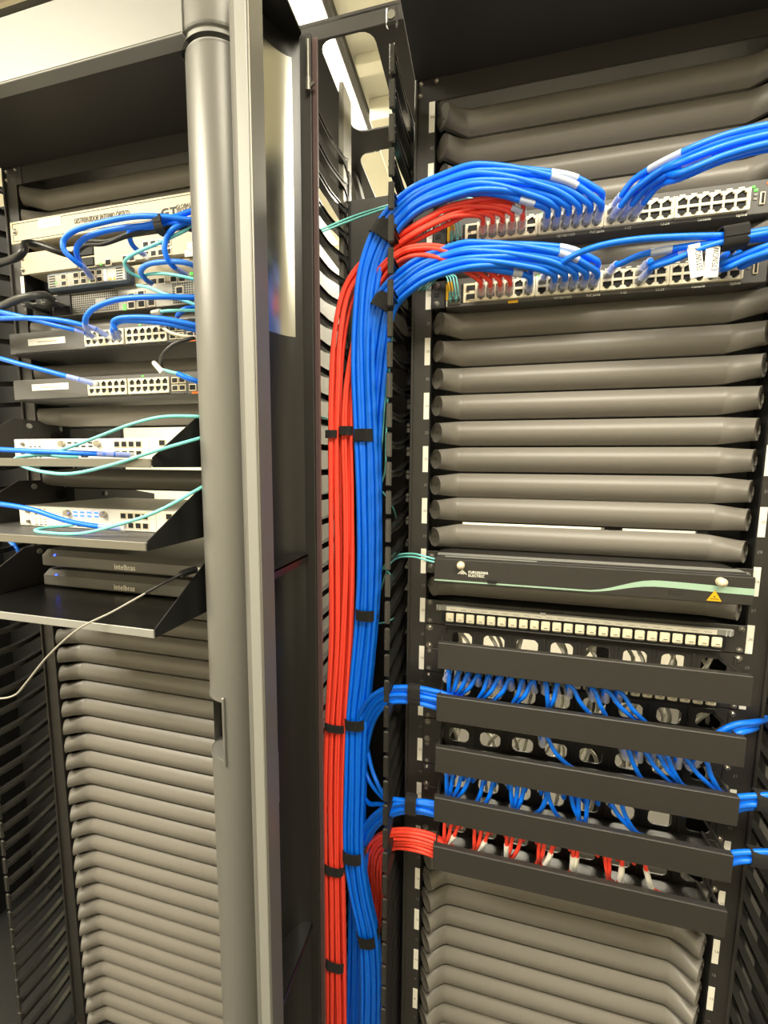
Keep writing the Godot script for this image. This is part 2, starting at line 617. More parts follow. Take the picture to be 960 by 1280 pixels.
# ---------------------------------------------------------------- blanking panels
func blank_mesh() -> void:
	# bowed body; each end ramps forward to the lip of an oval finger scoop that faces outwards
	var h := 0.0411
	var rows := []
	var body := func(x: float) -> PackedVector3Array:
		var line := PackedVector3Array()
		for j in 15:
			var a := -1.0 + 2.0 * j / 14.0
			line.append(Vector3(x, a * h * 0.5, -0.025 + 0.0115 * (1.0 - a * a)))
		return line
	var lip := func(sg: float) -> PackedVector3Array:
		var line := PackedVector3Array()
		for j in 15:
			var f := (-1.0 + 2.0 * j / 14.0) * PI * 0.5
			line.append(Vector3(sg * (0.2295 - 0.0106 * cos(f)), sin(f) * 0.0158, 0.013 - 0.014 * (1.0 - cos(f))))
		return line
	var ends := {}
	for sg in [-1.0, 1.0]:
		var a: PackedVector3Array = lip.call(sg)
		var b: PackedVector3Array = body.call(sg * 0.190)
		var seq := []
		for k in 11:
			var t := k / 10.0
			var e := t * t * (3.0 - 2.0 * t)
			var line := PackedVector3Array()
			for j in 15:
				var p := a[j].lerp(b[j], t)
				p.z = lerpf(a[j].z, b[j].z, lerpf(t, e, 0.3)) - 0.0035 * sin(PI * t) * cos((-1.0 + 2.0 * j / 14.0) * PI * 0.5)
				line.append(p)
			seq.append(line)
		ends[sg] = seq
	for k in 11:
		rows.append(ends[-1.0][k])
	for k in range(1, 8):
		rows.append(body.call(-0.190 + 0.38 * k / 8.0))
	for k in range(10, -1, -1):
		rows.append(ends[1.0][k])
	var st := S()
	sheet(st, rows, Vector3(0, 0, 1))
	for j in [0, 14]:
		var sg := -1.0 if j == 0 else 1.0
		for i in rows.size() - 1:
			var p: Vector3 = rows[i][j]
			var q: Vector3 = rows[i + 1][j]
			quad(st, p, q, q + Vector3(0, 0, -0.008), p + Vector3(0, 0, -0.008), Vector3(0, sg, 0))
	shared["blank_body"] = st.commit()
	# dark tongue that closes the joint to the panel below
	st = S()
	box2(st, Vector3(-0.2, -h * 0.5 - 0.0038, -0.038), Vector3(0.2, -h * 0.5 + 0.004, -0.0365))
	shared["blank_seal"] = st.commit()
	# the scoop: oval dish from the lip back to the upright
	for sg in [-1.0, 1.0]:
		st = S()
		var rings := []
		for i in 8:
			var rr := i / 7.0
			var line := PackedVector3Array()
			for k in 29:
				var a := TAU * k / 28.0
				var x := 0.2295 - 0.0106 * cos(a) * rr
				var tilt := 0.013 - 0.014 * (1.0 - cos(a) * rr)
				line.append(Vector3(sg * x, sin(a) * 0.0158 * rr, tilt - 0.0075 * (1.0 - pow(sin(a) * rr, 2.0))))
			rings.append(line)
		sheet(st, rings, Vector3(0, 0, 1))
		var rim := []
		for i in 3:
			var line := PackedVector3Array()
			for k in 29:
				var a := TAU * k / 28.0
				var g: float = [1.0, 1.04, 1.04][i]
				var tilt := 0.013 - 0.014 * (1.0 - cos(a))
				line.append(Vector3(sg * (0.2295 - 0.0106 * cos(a) * g), sin(a) * 0.0158 * g, tilt + [-0.0075 * (1.0 - pow(sin(a), 2.0)), 0.0, -0.007][i]))
			rim.append(line)
		sheet(st, rim, Vector3(sg, 0, 1))
		shared["blank_tab%d" % int(sg)] = st.commit()

var blank0: Node3D
func put_blank(cx: float, i: float, label: String, group: String) -> void:
	var o: Node3D
	if blank0 == null:
		blank_mesh()
		o = thing("blanking_panel", label, "blanking panel", Vector3.ZERO, group)
		part("body", shared["blank_body"], M.blank_plastic, o)
		part("joint_seal", shared["blank_seal"], M.hole_black, o)
		for s in [-1.0, 1.0]:
			part("finger_scoop", shared["blank_tab%d" % int(s)], M.blank_plastic, o)
		blank0 = o
	else:
		o = blank0.duplicate()
		o.name = numbered("blanking_panel")
		add_child(o)
		tag(o, label, "blanking panel", group)
	o.position = Vector3(cx, uy(i + 0.5), 0)
	if cx == RC and i == 14:
		o.position.y += 0.0024
	elif cx == RC and i == 15:
		o.position.y -= 0.001

const NTH := ["first", "second", "third", "fourth", "fifth", "sixth", "seventh", "eighth", "ninth", "tenth", "eleventh", "twelfth", "thirteenth", "fourteenth", "fifteenth", "sixteenth", "seventeenth", "eighteenth", "nineteenth", "twentieth", "twenty-first", "twenty-second", "twenty-third", "twenty-fourth", "twenty-fifth", "twenty-sixth"]

func blanks() -> void:
	var gr := "black blanking panels in the switch rack"
	for i in 4:
		put_blank(RC, i, "black bowed blanking panel, %s from the top of the rack with two 48-port switches" % NTH[i], gr)
	put_blank(RC, 5, "black bowed blanking panel in the gap between the two 48-port switches", gr)
	for i in 9:
		put_blank(RC, 7 + i, "black bowed blanking panel, %s below the lower 48-port switch" % NTH[i], gr)
	put_blank(RC, 17, "black bowed blanking panel between the optical distributor and the white-jack patch panel", gr)
	for i in 15:
		put_blank(RC, 28 + i, "black bowed blanking panel, %s below the lowest cable-manager cover" % NTH[i], gr)
	gr = "black blanking panels in the shelf rack"
	for i in 2:
		put_blank(LC, i, "black bowed blanking panel, %s above the beige optical tray" % ["second", "first"][i], gr)
	put_blank(LC, 6, "black bowed blanking panel behind cables above the upper 24-port switch", gr)
	put_blank(LC, 8, "black bowed blanking panel between the two 24-port switches", gr)
	put_blank(LC, 10, "black bowed blanking panel under the lower 24-port switch, above the highest shelf", gr)
	put_blank(LC, 13, "black bowed blanking panel between the two shelves that carry white appliances", gr)
	for i in 26:
		put_blank(LC, 19.22 + i, "black bowed blanking panel, %s under the lowest cantilever shelf" % NTH[i], gr)

# ---------------------------------------------------------------- vertical cable managers
func finger_mesh(s: float) -> ArrayMesh:
	# side profile of one finger: filleted root at the spine, tapering out to a tip plate
	var key := "finger"
	if not shared.has(key):
		var st := S()
		# centreline drops in an S from the root to the tip
		var lay := Transform3D(Basis(Vector3(0, 0, 1), Vector3(0, 1, 0), Vector3(1, 0, 0)), Vector3.ZERO)
		var up := PackedVector2Array()
		var dn := PackedVector2Array()
		for k in 19:
			var z := lerpf(-0.085, 0.082, k / 18.0)
			var c := 0.017 * (1.0 - smoothstep(-0.085, 0.035, z))
			var half := 0.0042 + 0.0105 * pow(clampf((-0.05 - z) / 0.035, 0.0, 1.0), 2.0)
			up.append(Vector2(z, c + half))
			dn.append(Vector2(z, c - half))
		var o := PackedVector2Array(up)
		for k in range(18, -1, -1):
			o.append(dn[k])
		prism(st, o, -0.0035, 0.0035, lay)
		for line in [up, dn]:
			var e := PackedVector2Array()
			for k in 19:
				e.append(line[k] + Vector2(0, 0.0009))
			for k in range(18, -1, -1):
				e.append(line[k] - Vector2(0, 0.0009))
			prism(st, e, -0.0055, 0.0055, lay)
		bx(st, Vector3(0, 0, 0.0835), Vector3(0.009, 0.0385, 0.0045), 0.0018)
		for k in [-0.0032, 0.0032]:
			bx(st, Vector3(k, 0, 0.0858), Vector3(0.0016, 0.036, 0.0012), 0.0005)
		bx(st, Vector3(0, 0, 0.081), Vector3(0.0055, 0.014, 0.006), 0.0015)
		shared[key] = st.commit()
	return shared[key]

func comb(x: float, label: String, z := 0.0) -> void:
	var t := thing("finger_comb", label, "cable manager", Vector3(x, 0, z))
	var st := S()
	box2(st, Vector3(-0.006, 0.08, -0.1), Vector3(0.006, 2.06, -0.084), 0.002)
	for i in 45:
		bx(st, Vector3(0, uy(i), -0.082), Vector3(0.010, 0.012, 0.006), 0.002)
	part("spine", st.commit(), M.gloss_black, t)
	for i in 45:
		part("finger", finger_mesh(1.0), M.gloss_black, t, Vector3(0, uy(i + 0.05), 0))

func cable_managers() -> void:
	comb(-0.292, "black plastic finger comb beside the blue cable bundle, along the switch rack's upright")
	comb(-0.434, "black plastic finger comb behind the open bowed door, beside the red cable bundle", -0.045)
	comb(-1.166, "black plastic finger comb along the outer upright of the shelf rack", 0.014)
	comb(0.298, "black plastic finger comb past the strapped blue cable ends of the switch rack")
	for q in [[-1.62, -1.135, "shelf"], [0.275, 0.9, "switch"]]:
		var d := thing("outer_cable_manager", "dark back panel of the vertical cable manager on the %s rack's outer side" % q[2], "cable manager", Vector3((q[0] + q[1]) * 0.5, 0, -0.25))
		var pst := S()
		box2(pst, Vector3(q[0], 0.02, -0.26), Vector3(q[1], 2.2, -0.25), 0.001)
		wpart("back_panel", pst, M.deep_black, d)
		pst = S()
		var xo: float = q[0] if q[2] == "shelf" else q[1]
		box2(pst, Vector3(xo - 0.006, 0.02, -0.26), Vector3(xo + 0.006, 2.2, -0.1), 0.001)
		wpart("outer_wall", pst, M.deep_black, d)
		pst = S()
		box2(pst, Vector3(q[0], 0.012, -0.25), Vector3(q[1], 0.04, 0.1), 0.002)
		wpart("base_plate", pst, M.deep_black, d)
		for k in 2:
			pst = S()
			var xi: float = lerpf(q[0], q[1], 0.62 + 0.13 * k if q[2] == "shelf" else 0.2 + 0.12 * k)
			box2(pst, Vector3(xi, 0.02, -0.2), Vector3(xi + 0.02, 2.2, -0.19), 0.001)
			wpart("slotted_rail", pst, M.switch_grey, d)
	# frame of the manager between the racks
	var t := thing("vertical_cable_manager", "black pierced sheet-metal frame of the vertical cable manager between the racks", "cable manager", Vector3(-0.43, 0, -0.2))
	var lay := Transform3D(Basis(Vector3(1, 0, 0), Vector3(0, 0, 1), Vector3(0, -1, 0)), Vector3(0, 2.2, 0))
	var st := S()
	pierced(st, -0.59, -0.255, -0.28, 0.0, [[-0.448, -0.226, -0.352, -0.026, 0.022]], 0.0, 0.003, lay)
	wpart("top_plate", st, M.powder_black, t)
	st = S()
	pierced(st, -0.59, -0.6, -0.28, -0.255, [[-0.46, -0.5, -0.36, -0.285, 0.03]], 0.0, 0.003, lay)
	wpart("rear_top_plate", st, M.powder_black, t)
	st = S()
	box2(st, Vector3(-0.59, 2.175, -0.004), Vector3(-0.28, 2.205, 0.0), 0.001)
	wpart("front_flange", st, M.powder_black, t)
	st = S()
	box2(st, Vector3(-0.432, 1.735, -0.154), Vector3(-0.274, 2.016, -0.15), 0.0008)
	for k in [-0.419, -0.411]:
		for y in [1.965, 1.845, 1.76]:
			box2(st, Vector3(k, y - 0.022, -0.1502), Vector3(k + 0.0015, y + 0.022, -0.149))
	wpart("cover_plate", st, M.switch_grey, t)
	st = S()
	box2(st, Vector3(-0.445, 0.06, -0.165), Vector3(-0.26, 1.76, -0.16))
	wpart("back_panel", st, M.deep_black, t)
	st = S()
	box2(st, Vector3(-0.441, 0.06, -0.155), Vector3(-0.431, 2.2, -0.105), 0.002)
	wpart("divider_post", st, M.nickel_grey, t)
	st = S()
	box2(st, Vector3(-0.2835, 0.06, -0.13), Vector3(-0.2785, 2.2, -0.06), 0.001)
	wpart("side_post", st, M.powder_black, t)
	st = S()
	bx(st, Vector3(-0.452, 2.06, -0.36), Vector3(0.012, 0.32, 0.05), 0.002, Basis(Vector3(0, 0, 1), 0.25))
	bx(st, Vector3(-0.40, 2.1, -0.52), Vector3(0.14, 0.22, 0.004), 0.001)
	wpart("rear_brace", st, M.switch_grey, t)
	var b := thing("hinge_block", "square steel latch block with round button under the manager's top flange", "latch", Vector3(-0.311, 2.1714, 0.004))
	st = S()
	bx(st, Vector3(0, 0, 0.006), Vector3(0.018, 0.026, 0.012), 0.003)
	part("body", st.commit(), M.powder_black, b)
	st = S()
	cyl(st, Vector3(0, -0.002, 0.012), Vector3(0, -0.002, 0.0135), 0.007, 0.0065)
	part("button", st.commit(), M.nickel_grey, b)

# ---------------------------------------------------------------- bowed doors
func doors() -> void:
	# closed door beside the shelf rack
	var t := thing("bowed_door", "closed grey bowed cable-manager door with a recessed pull beside the shelf rack", "door", Vector3(-0.5535, 0.05, 0.1))
	var prof := func(k: float, grow: float) -> Vector3:
		var a := lerpf(-1.0, 1.0, k)
		return Vector3(-0.5535 + a * (0.049 + grow), 0, 0.1 + grow + (0.046) * sqrt(maxf(0.0, 1.0 - a * a * 0.97)))
	var st := S()
	var hx0 := -0.597
	# the face leaves a real opening for the pull
	var rows := []
	for j in 41:
		rows.append(prof.call(j / 40.0, 0.0))
	var ys := [[0.05, 0.988], [0.988, 1.09], [1.09, 2.072]]
	for y in ys:
		var grid := []
		for j in 41:
			var p: Vector3 = rows[j]
			if y[0] == 0.988 and (j < 19 or j > 37):
				continue
			grid.append(PackedVector3Array([Vector3(p.x, y[0], p.z), Vector3(p.x, (y[0] + y[1]) * 0.5, p.z), Vector3(p.x, y[1], p.z)]))
		sheet(st, grid, Vector3(0, 0, 1))
	for s in [0, 40]:
		var p: Vector3 = rows[s]
		quad(st, Vector3(p.x, 0.05, p.z), Vector3(p.x, 2.072, p.z), Vector3(p.x, 2.072, 0.045), Vector3(p.x, 0.05, 0.045), Vector3(-1 if s == 0 else 1, 0, 0))
	wpart("front_sheet", st, M.door_grey, t)
	st = S()
	var cap := PackedVector2Array()
	for j in 41:
		cap.append(Vector2(rows[j].x, rows[j].z))
	cap.append(Vector2(rows[40].x, 0.05))
	cap.append(Vector2(rows[0].x, 0.05))
	prism(st, cap, 0.0, 0.004, Transform3D(Basis(Vector3(1, 0, 0), Vector3(0, 0, 1), Vector3(0, -1, 0)), Vector3(0, 2.074, 0)))
	wpart("top_cap", st, M.edge_grey, t)
	# recessed pull: pocket and frame
	st = S()
	var a0: Vector3 = rows[0]
	var a4: Vector3 = rows[19]
	box2(st, Vector3(a0.x + 0.001, 0.983, a0.z - 0.02), Vector3(a4.x + 0.004, 1.095, a0.z - 0.016))
	wpart("pull_pocket", st, M.powder_black, t)
	st = S()
	var out := (a4 + Vector3(0.0006, 0, 0.0012))
	box2(st, Vector3(out.x - 0.001, 0.978, out.z - 0.02), Vector3(out.x + 0.004, 1.1, out.z + 0.0022), 0.0012)
	for y in [0.982, 1.091]:
		var o2 := PackedVector2Array()
		for q in 20:
			o2.append(Vector2(rows[q].x - 0.0004, rows[q].z + 0.0012))
		o2.append(Vector2(rows[19].x, a0.z - 0.016))
		o2.append(Vector2(rows[0].x, a0.z - 0.016))
		prism(st, o2, 0.0, 0.005, Transform3D(Basis(Vector3(1, 0, 0), Vector3(0, 0, 1), Vector3(0, -1, 0)), Vector3(0, y + 0.005, 0)))
	wpart("pull_frame", st, M.door_grey, t)
	st = S()
	var b0: Vector3 = rows[40]
	var b4: Vector3 = rows[37]
	box2(st, Vector3(b4.x - 0.003, 0.985, b0.z - 0.03), Vector3(b0.x - 0.001, 1.093, b0.z - 0.02))
	wpart("pull_pocket", st, M.hole_black, t)
	# header cap above it
	var h := thing("header_cap", "pale grey bowed header cap above the closed bowed door", "header cap", Vector3(-0.5535, 2.09, 0.1))
	st = S()
	var hg := []
	for j in 41:
		var p: Vector3 = prof.call(j / 40.0, 0.006)
		hg.append(PackedVector3Array([Vector3(p.x, 2.086, p.z), Vector3(p.x, 2.16, p.z), Vector3(p.x, 2.24, p.z)]))
	sheet(st, hg, Vector3(0, 0, 1))
	wpart("front_sheet", st, M.door_grey, h)
	st = S()
	hg = []
	for j in 41:
		var p: Vector3 = prof.call(j / 40.0, 0.003)
		hg.append(PackedVector3Array([Vector3(p.x, 2.0785, p.z), Vector3(p.x, 2.082, p.z), Vector3(p.x, 2.0865, p.z)]))
	sheet(st, hg, Vector3(0, 0, 1))
	wpart("pale_lip", st, M.edge_grey, h)
	st = S()
	cap = PackedVector2Array()
	for j in 41:
		var p: Vector3 = prof.call(j / 40.0, 0.006)
		cap.append(Vector2(p.x, p.z))
	cap.append(Vector2(-0.4985, 0.05))
	cap.append(Vector2(-0.6085, 0.05))
	prism(st, cap, 0.0, 0.004, Transform3D(Basis(Vector3(1, 0, 0), Vector3(0, 0, 1), Vector3(0, -1, 0)), Vector3(0, 2.09, 0)))
	wpart("bottom_lip", st, M.edge_grey, h)

	# open door, standing out into the aisle, its hollow inside facing the cables
	var d := thing("bowed_door", "open bowed cable-manager door seen edge-on, hollow ribbed side facing the red cables", "door", Vector3(-0.44, 0.05, 0.06))
	var arc := func(k: float, grow: float) -> Vector3:
		var a := lerpf(-1.0, 1.0, k)
		return Vector3(-0.4475 + 0.0045 * (a + 1.0) - (0.046 + grow) * sqrt(maxf(0.0, 1.0 - a * a * 0.985)), 0, 0.134 - a * (0.076))
	st = S()
	var g0 := []
	var g1 := []
	for j in 33:
		var p: Vector3 = arc.call(j / 32.0, 0.0)
		var q: Vector3 = arc.call(j / 32.0, 0.0018)
		g0.append(PackedVector3Array([Vector3(p.x, 0.05, p.z), Vector3(p.x, 1.0, p.z), Vector3(p.x, 2.135, p.z)]))
		g1.append(PackedVector3Array([Vector3(q.x, 0.05, q.z), Vector3(q.x, 1.0, q.z), Vector3(q.x, 2.135, q.z)]))
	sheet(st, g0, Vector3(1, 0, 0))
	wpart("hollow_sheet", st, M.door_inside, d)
	st = S()
	sheet(st, g1, Vector3(-1, 0, 0))
	wpart("front_sheet", st, M.door_grey, d)
	st = S()
	box2(st, Vector3(-0.4535, 0.05, 0.204), Vector3(-0.4375, 2.145, 0.2205), 0.0012)
	wpart("free_edge", st, M.edge_grey, d)
	st = S()
	box2(st, Vector3(-0.437, 0.05, 0.186), Vector3(-0.4345, 2.145, 0.2195), 0.0005)
	wpart("edge_seal", st, M.nickel_grey, d)
	st = S()
	box2(st, Vector3(-0.448, 0.05, 0.05), Vector3(-0.4265, 2.135, 0.0565), 0.001)
	wpart("hinge_flange", st, M.powder_black, d)
	st = S()
	box2(st, Vector3(-0.4263, 0.05, 0.0485), Vector3(-0.4175, 2.13, 0.0535), 0.001)
	wpart("hinge_edge", st, M.maroon_edge, d)
	# bright reflective film on the upper part of the hollow side
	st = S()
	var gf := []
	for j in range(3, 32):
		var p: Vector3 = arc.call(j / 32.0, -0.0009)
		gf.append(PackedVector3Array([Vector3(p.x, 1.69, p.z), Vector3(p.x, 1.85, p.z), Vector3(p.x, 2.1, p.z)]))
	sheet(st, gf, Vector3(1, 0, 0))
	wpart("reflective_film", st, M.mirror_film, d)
	# stiffening ribs across the hollow
	var lay := Basis(Vector3(1, 0, 0), Vector3(0, 0, 1), Vector3(0, -1, 0))
	for y in [2.133, 1.331, 0.612]:
		var o := PackedVector2Array()
		for j in 33:
			var p: Vector3 = arc.call(j / 32.0, -0.001)
			o.append(Vector2(p.x, p.z))
		o.append(Vector2(-0.4385, 0.062))
		o.append(Vector2(-0.4385, 0.203))
		st = S()
		prism(st, o, 0.0, 0.0035, Transform3D(lay, Vector3(0, y, 0)))
		if y < 2.0:
			box2(st, Vector3(-0.440, y - 0.014, 0.06), Vector3(-0.4385, y, 0.204), 0.0005)
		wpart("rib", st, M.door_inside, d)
	# back of the latch pull and the hinge pin
	st = S()
	bx(st, Vector3(-0.449, 1.0, 0.176), Vector3(0.014, 0.09, 0.016), 0.003)
	wpart("latch_housing", st, M.nickel_grey, d)
	st = S()
	cyl(st, Vector3(-0.429, 2.065, 0.061), Vector3(-0.429, 2.12, 0.061), 0.0028, 0.0028)
	cyl(st, Vector3(-0.429, 2.05, 0.061), Vector3(-0.429, 2.068, 0.061), 0.0042, 0.0042)
	cyl(st, Vector3(-0.429, 2.055, 0.061), Vector3(-0.419, 2.06, 0.061), 0.0028, 0.0028)
	wpart("hinge_pin", st, M.nickel_grey, d)

# ---------------------------------------------------------------- network gear
func port_mesh() -> void:
	if shared.has("port"):
		return
	var st := S()
	var w := 0.0069
	var h := 0.0067
	# jack opening with its latch notch downwards
	var hole := [[-0.0059, 0.005], [-0.0059, -0.0022], [-0.0036, -0.0022], [-0.0036, -0.0042], [-0.0021, -0.0042], [-0.0021, -0.0057], [0.0021, -0.0057], [0.0021, -0.0042], [0.0036, -0.0042], [0.0036, -0.0022], [0.0059, -0.0022], [0.0059, 0.005]]
	var lo := PackedVector2Array([Vector2(-w, 0.0), Vector2(-0.0059, 0.0)])
	for k in range(1, 11):
		lo.append(Vector2(hole[k][0], hole[k][1]))
	lo.append_array(PackedVector2Array([Vector2(0.0059, 0.0), Vector2(w, 0.0), Vector2(w, -h), Vector2(-w, -h)]))
	var hi := PackedVector2Array([Vector2(-w, 0.0), Vector2(-0.0059, 0.0), Vector2(-0.0059, 0.005), Vector2(0.0059, 0.005), Vector2(0.0059, 0.0), Vector2(w, 0.0), Vector2(w, h), Vector2(-w, h)])
	prism(st, lo, -0.001, 0.0016)
	prism(st, hi, -0.001, 0.0016)
	var mesh := st.commit()
	st = S()
	quad(st, Vector3(-0.0064, -0.006, -0.0008), Vector3(0.0064, -0.006, -0.0008), Vector3(0.0064, 0.0055, -0.0008), Vector3(-0.0064, 0.0055, -0.0008), Vector3(0, 0, 1))
	st.commit(mesh)
	mesh.surface_set_material(0, M.cream_port)
	mesh.surface_set_material(1, M.hole_black)
	shared["port"] = mesh

func port(parent: Node3D, at: Vector3, up: bool) -> void:
	port_mesh()
	var o := MeshInstance3D.new()
	o.name = "port"
	o.mesh = shared["port"]
	o.transform = Transform3D(Basis(Vector3(0, 0, 1), PI) if up else Basis(), at - parent.position)
	parent.add_child(o, true)

const SW_Y := [1.8455, 1.7568]     # middle of the port rows of the two 48-port switches
func port_at(sw: int, col: int, row: int) -> Vector3:
	var g := col / 6
	var c := col % 6
	return Vector3(-0.1627 + 0.0903 * g + 0.0141 * c, SW_Y[sw] + (0.0067 if row == 0 else -0.0067), 0.0075)

func switch48(sw: int) -> void:
	var i: float = [4.0, 6.0][sw]
	var y0 := uy(i + 1.04)
	var y1 := uy(i + 0.06)
	var t := thing("network_switch", ["upper 48-port rack switch with red and blue cables arching out of it", "lower 48-port rack switch with two white cable tags hanging before it"][sw], "network switch", Vector3(0, y0, 0))
	var st := S()
	box2(st, Vector3(-0.2185, y0, -0.3), Vector3(0.2185, y1, 0.0055), 0.001)
	wpart("chassis", st, M.switch_grey, t)
	for s in [-1.0, 1.0]:
		st = S()
		box2(st, Vector3(s * 0.2195, y0 + 0.0005, 0.0005), Vector3(s * 0.2415, y1 - 0.0005, 0.0045), 0.001)
		wpart("ear", st, M.powder_black, t)
		for k in [-0.0145, 0.0135]:
			screw(t, Vector3(s * 0.2335, (y0 + y1) * 0.5 + k, 0.0045), 0.0042)
		st = S()
		bx(st, Vector3(s * 0.2335, (y0 + y1) * 0.5 - 0.0005, 0.0047), Vector3(0.0085, 0.007, 0.0008), 0.0003)
		wpart("ear_hole", st, M.hole_black, t)
	for g in 4:
		st = S()
		var a := port_at(sw, g * 6, 0)
		var b := port_at(sw, g * 6 + 5, 1)
		for k in [a.x - 0.0083, b.x + 0.0083]:
			box2(st, Vector3(k - 0.0013, b.y - 0.0073, 0.0055), Vector3(k + 0.0013, a.y + 0.0073, 0.0105), 0.0004)
		box2(st, Vector3(a.x - 0.0083, b.y - 0.0079, 0.0055), Vector3(b.x + 0.0083, b.y - 0.0068, 0.0105), 0.0003)
		wpart("port_bezel", st, M.cream_port, t)
	for col in 24:
		for row in 2:
			port(t, port_at(sw, col, row), row == 0)
			st = S()
		bx(st, Vector3(port_at(sw, col, 0).x, SW_Y[sw] + 0.0165, 0.0057), Vector3(0.007, 0.0016, 0.0006))
		wpart("port_number", st, M.white_ink, t)
	# uplink cage
	st = S()
	box2(st, Vector3(-0.1815, SW_Y[sw] - 0.0125, 0.0055), Vector3(-0.1725, SW_Y[sw] + 0.0125, 0.0085), 0.0006)
	box2(st, Vector3(-0.1905, SW_Y[sw] - 0.0145, 0.0055), Vector3(-0.1705, SW_Y[sw] + 0.0145, 0.0066), 0.0004)
	var cage := wpart("uplink_cage", st, M.bone, t)
	for k in [-0.0065, 0.0065]:
		st = S()
		bx(st, Vector3(-0.179, SW_Y[sw] + k, 0.0087), Vector3(0.0135, 0.0075, 0.001))
		wpart("uplink_slot", st, M.hole_black, cage)
	st = S()
	for c in [-0.1925, -0.1675]:
		for k in 6:
			bx(st, Vector3(c, SW_Y[sw] - 0.0125 + 0.005 * k, 0.0067), Vector3(0.0028, 0.0028, 0.0008))
	wpart("vent_hole", st, M.hole_black, t).set_meta("kind", "stuff")
	st = S()
	box2(st, Vector3(-0.2185, SW_Y[sw] - 0.0085, 0.0055), Vector3(-0.2145, SW_Y[sw] + 0.0165, 0.0064), 0.0003)
	wpart("yellow_label", st, M.yellow, t)
	st = S()
	box2(st, Vector3(-0.2175, SW_Y[sw] - 0.018, 0.0055), Vector3(-0.2155, SW_Y[sw] - 0.0095, 0.0062))
	wpart("white_mark", st, M.white_ink, t)
	st = S()
	box2(st, Vector3(-0.2125, SW_Y[sw] - 0.016, 0.0055), Vector3(-0.1945, SW_Y[sw] - 0.002, 0.0075), 0.0005)
	wpart("fibre_module", st, M.nickel_grey, t)
	# usb socket, leds, printed lines
	st = S()
	box2(st, Vector3(0.2005, SW_Y[sw] - 0.0085, 0.0055), Vector3(0.2065, SW_Y[sw] + 0.0075, 0.0075), 0.0005)
	var usb := wpart("usb_socket", st, M.bone, t)
	st = S()
	box2(st, Vector3(0.202, SW_Y[sw] - 0.007, 0.0076), Vector3(0.205, SW_Y[sw] + 0.006, 0.0079))
	wpart("usb_slot", st, M.hole_black, usb)
	for k in 3:
		st = S()
		bx(st, Vector3(0.1955, SW_Y[sw] + 0.011 - 0.0055 * k, 0.0058), Vector3(0.004, 0.0028, 0.001))
		wpart("status_light", st, M.led_green if k == 0 else M.nickel_grey, t)
	for k in [0, 3]:
		st = S()
		bx(st, port_at(sw, 6 + 6 * (k % 4), 0) + Vector3(-0.0062, 0.0088, -0.0015), Vector3(0.003, 0.0022, 0.0012))
		wpart("link_light", st, M.led_green, t)
	for k in 6:
		words("print", ["10/100/1000", "PoE ports", "1-12", "13-24", "Console", "Uplink"][k % 6], Vector3(-0.055 + 0.046 * k, SW_Y[sw] - 0.0185, 0.0056) - t.position, 0.0034, M.white_ink, t)
	if sw == 1:
		st = S()
		box2(st, Vector3(-0.1215, SW_Y[sw] - 0.0205, 0.0055), Vector3(-0.1065, SW_Y[sw] - 0.0165, 0.0062))
		wpart("yellow_sticker", st, M.yellow, t)
	else:
		st = S()
		bx(st, Vector3(0.2125, y1 - 0.006, 0.0057), Vector3(0.011, 0.003, 0.0006))
		wpart("orange_mark", st, M.orange, t)

func switches() -> void:
	switch48(0)
	switch48(1)

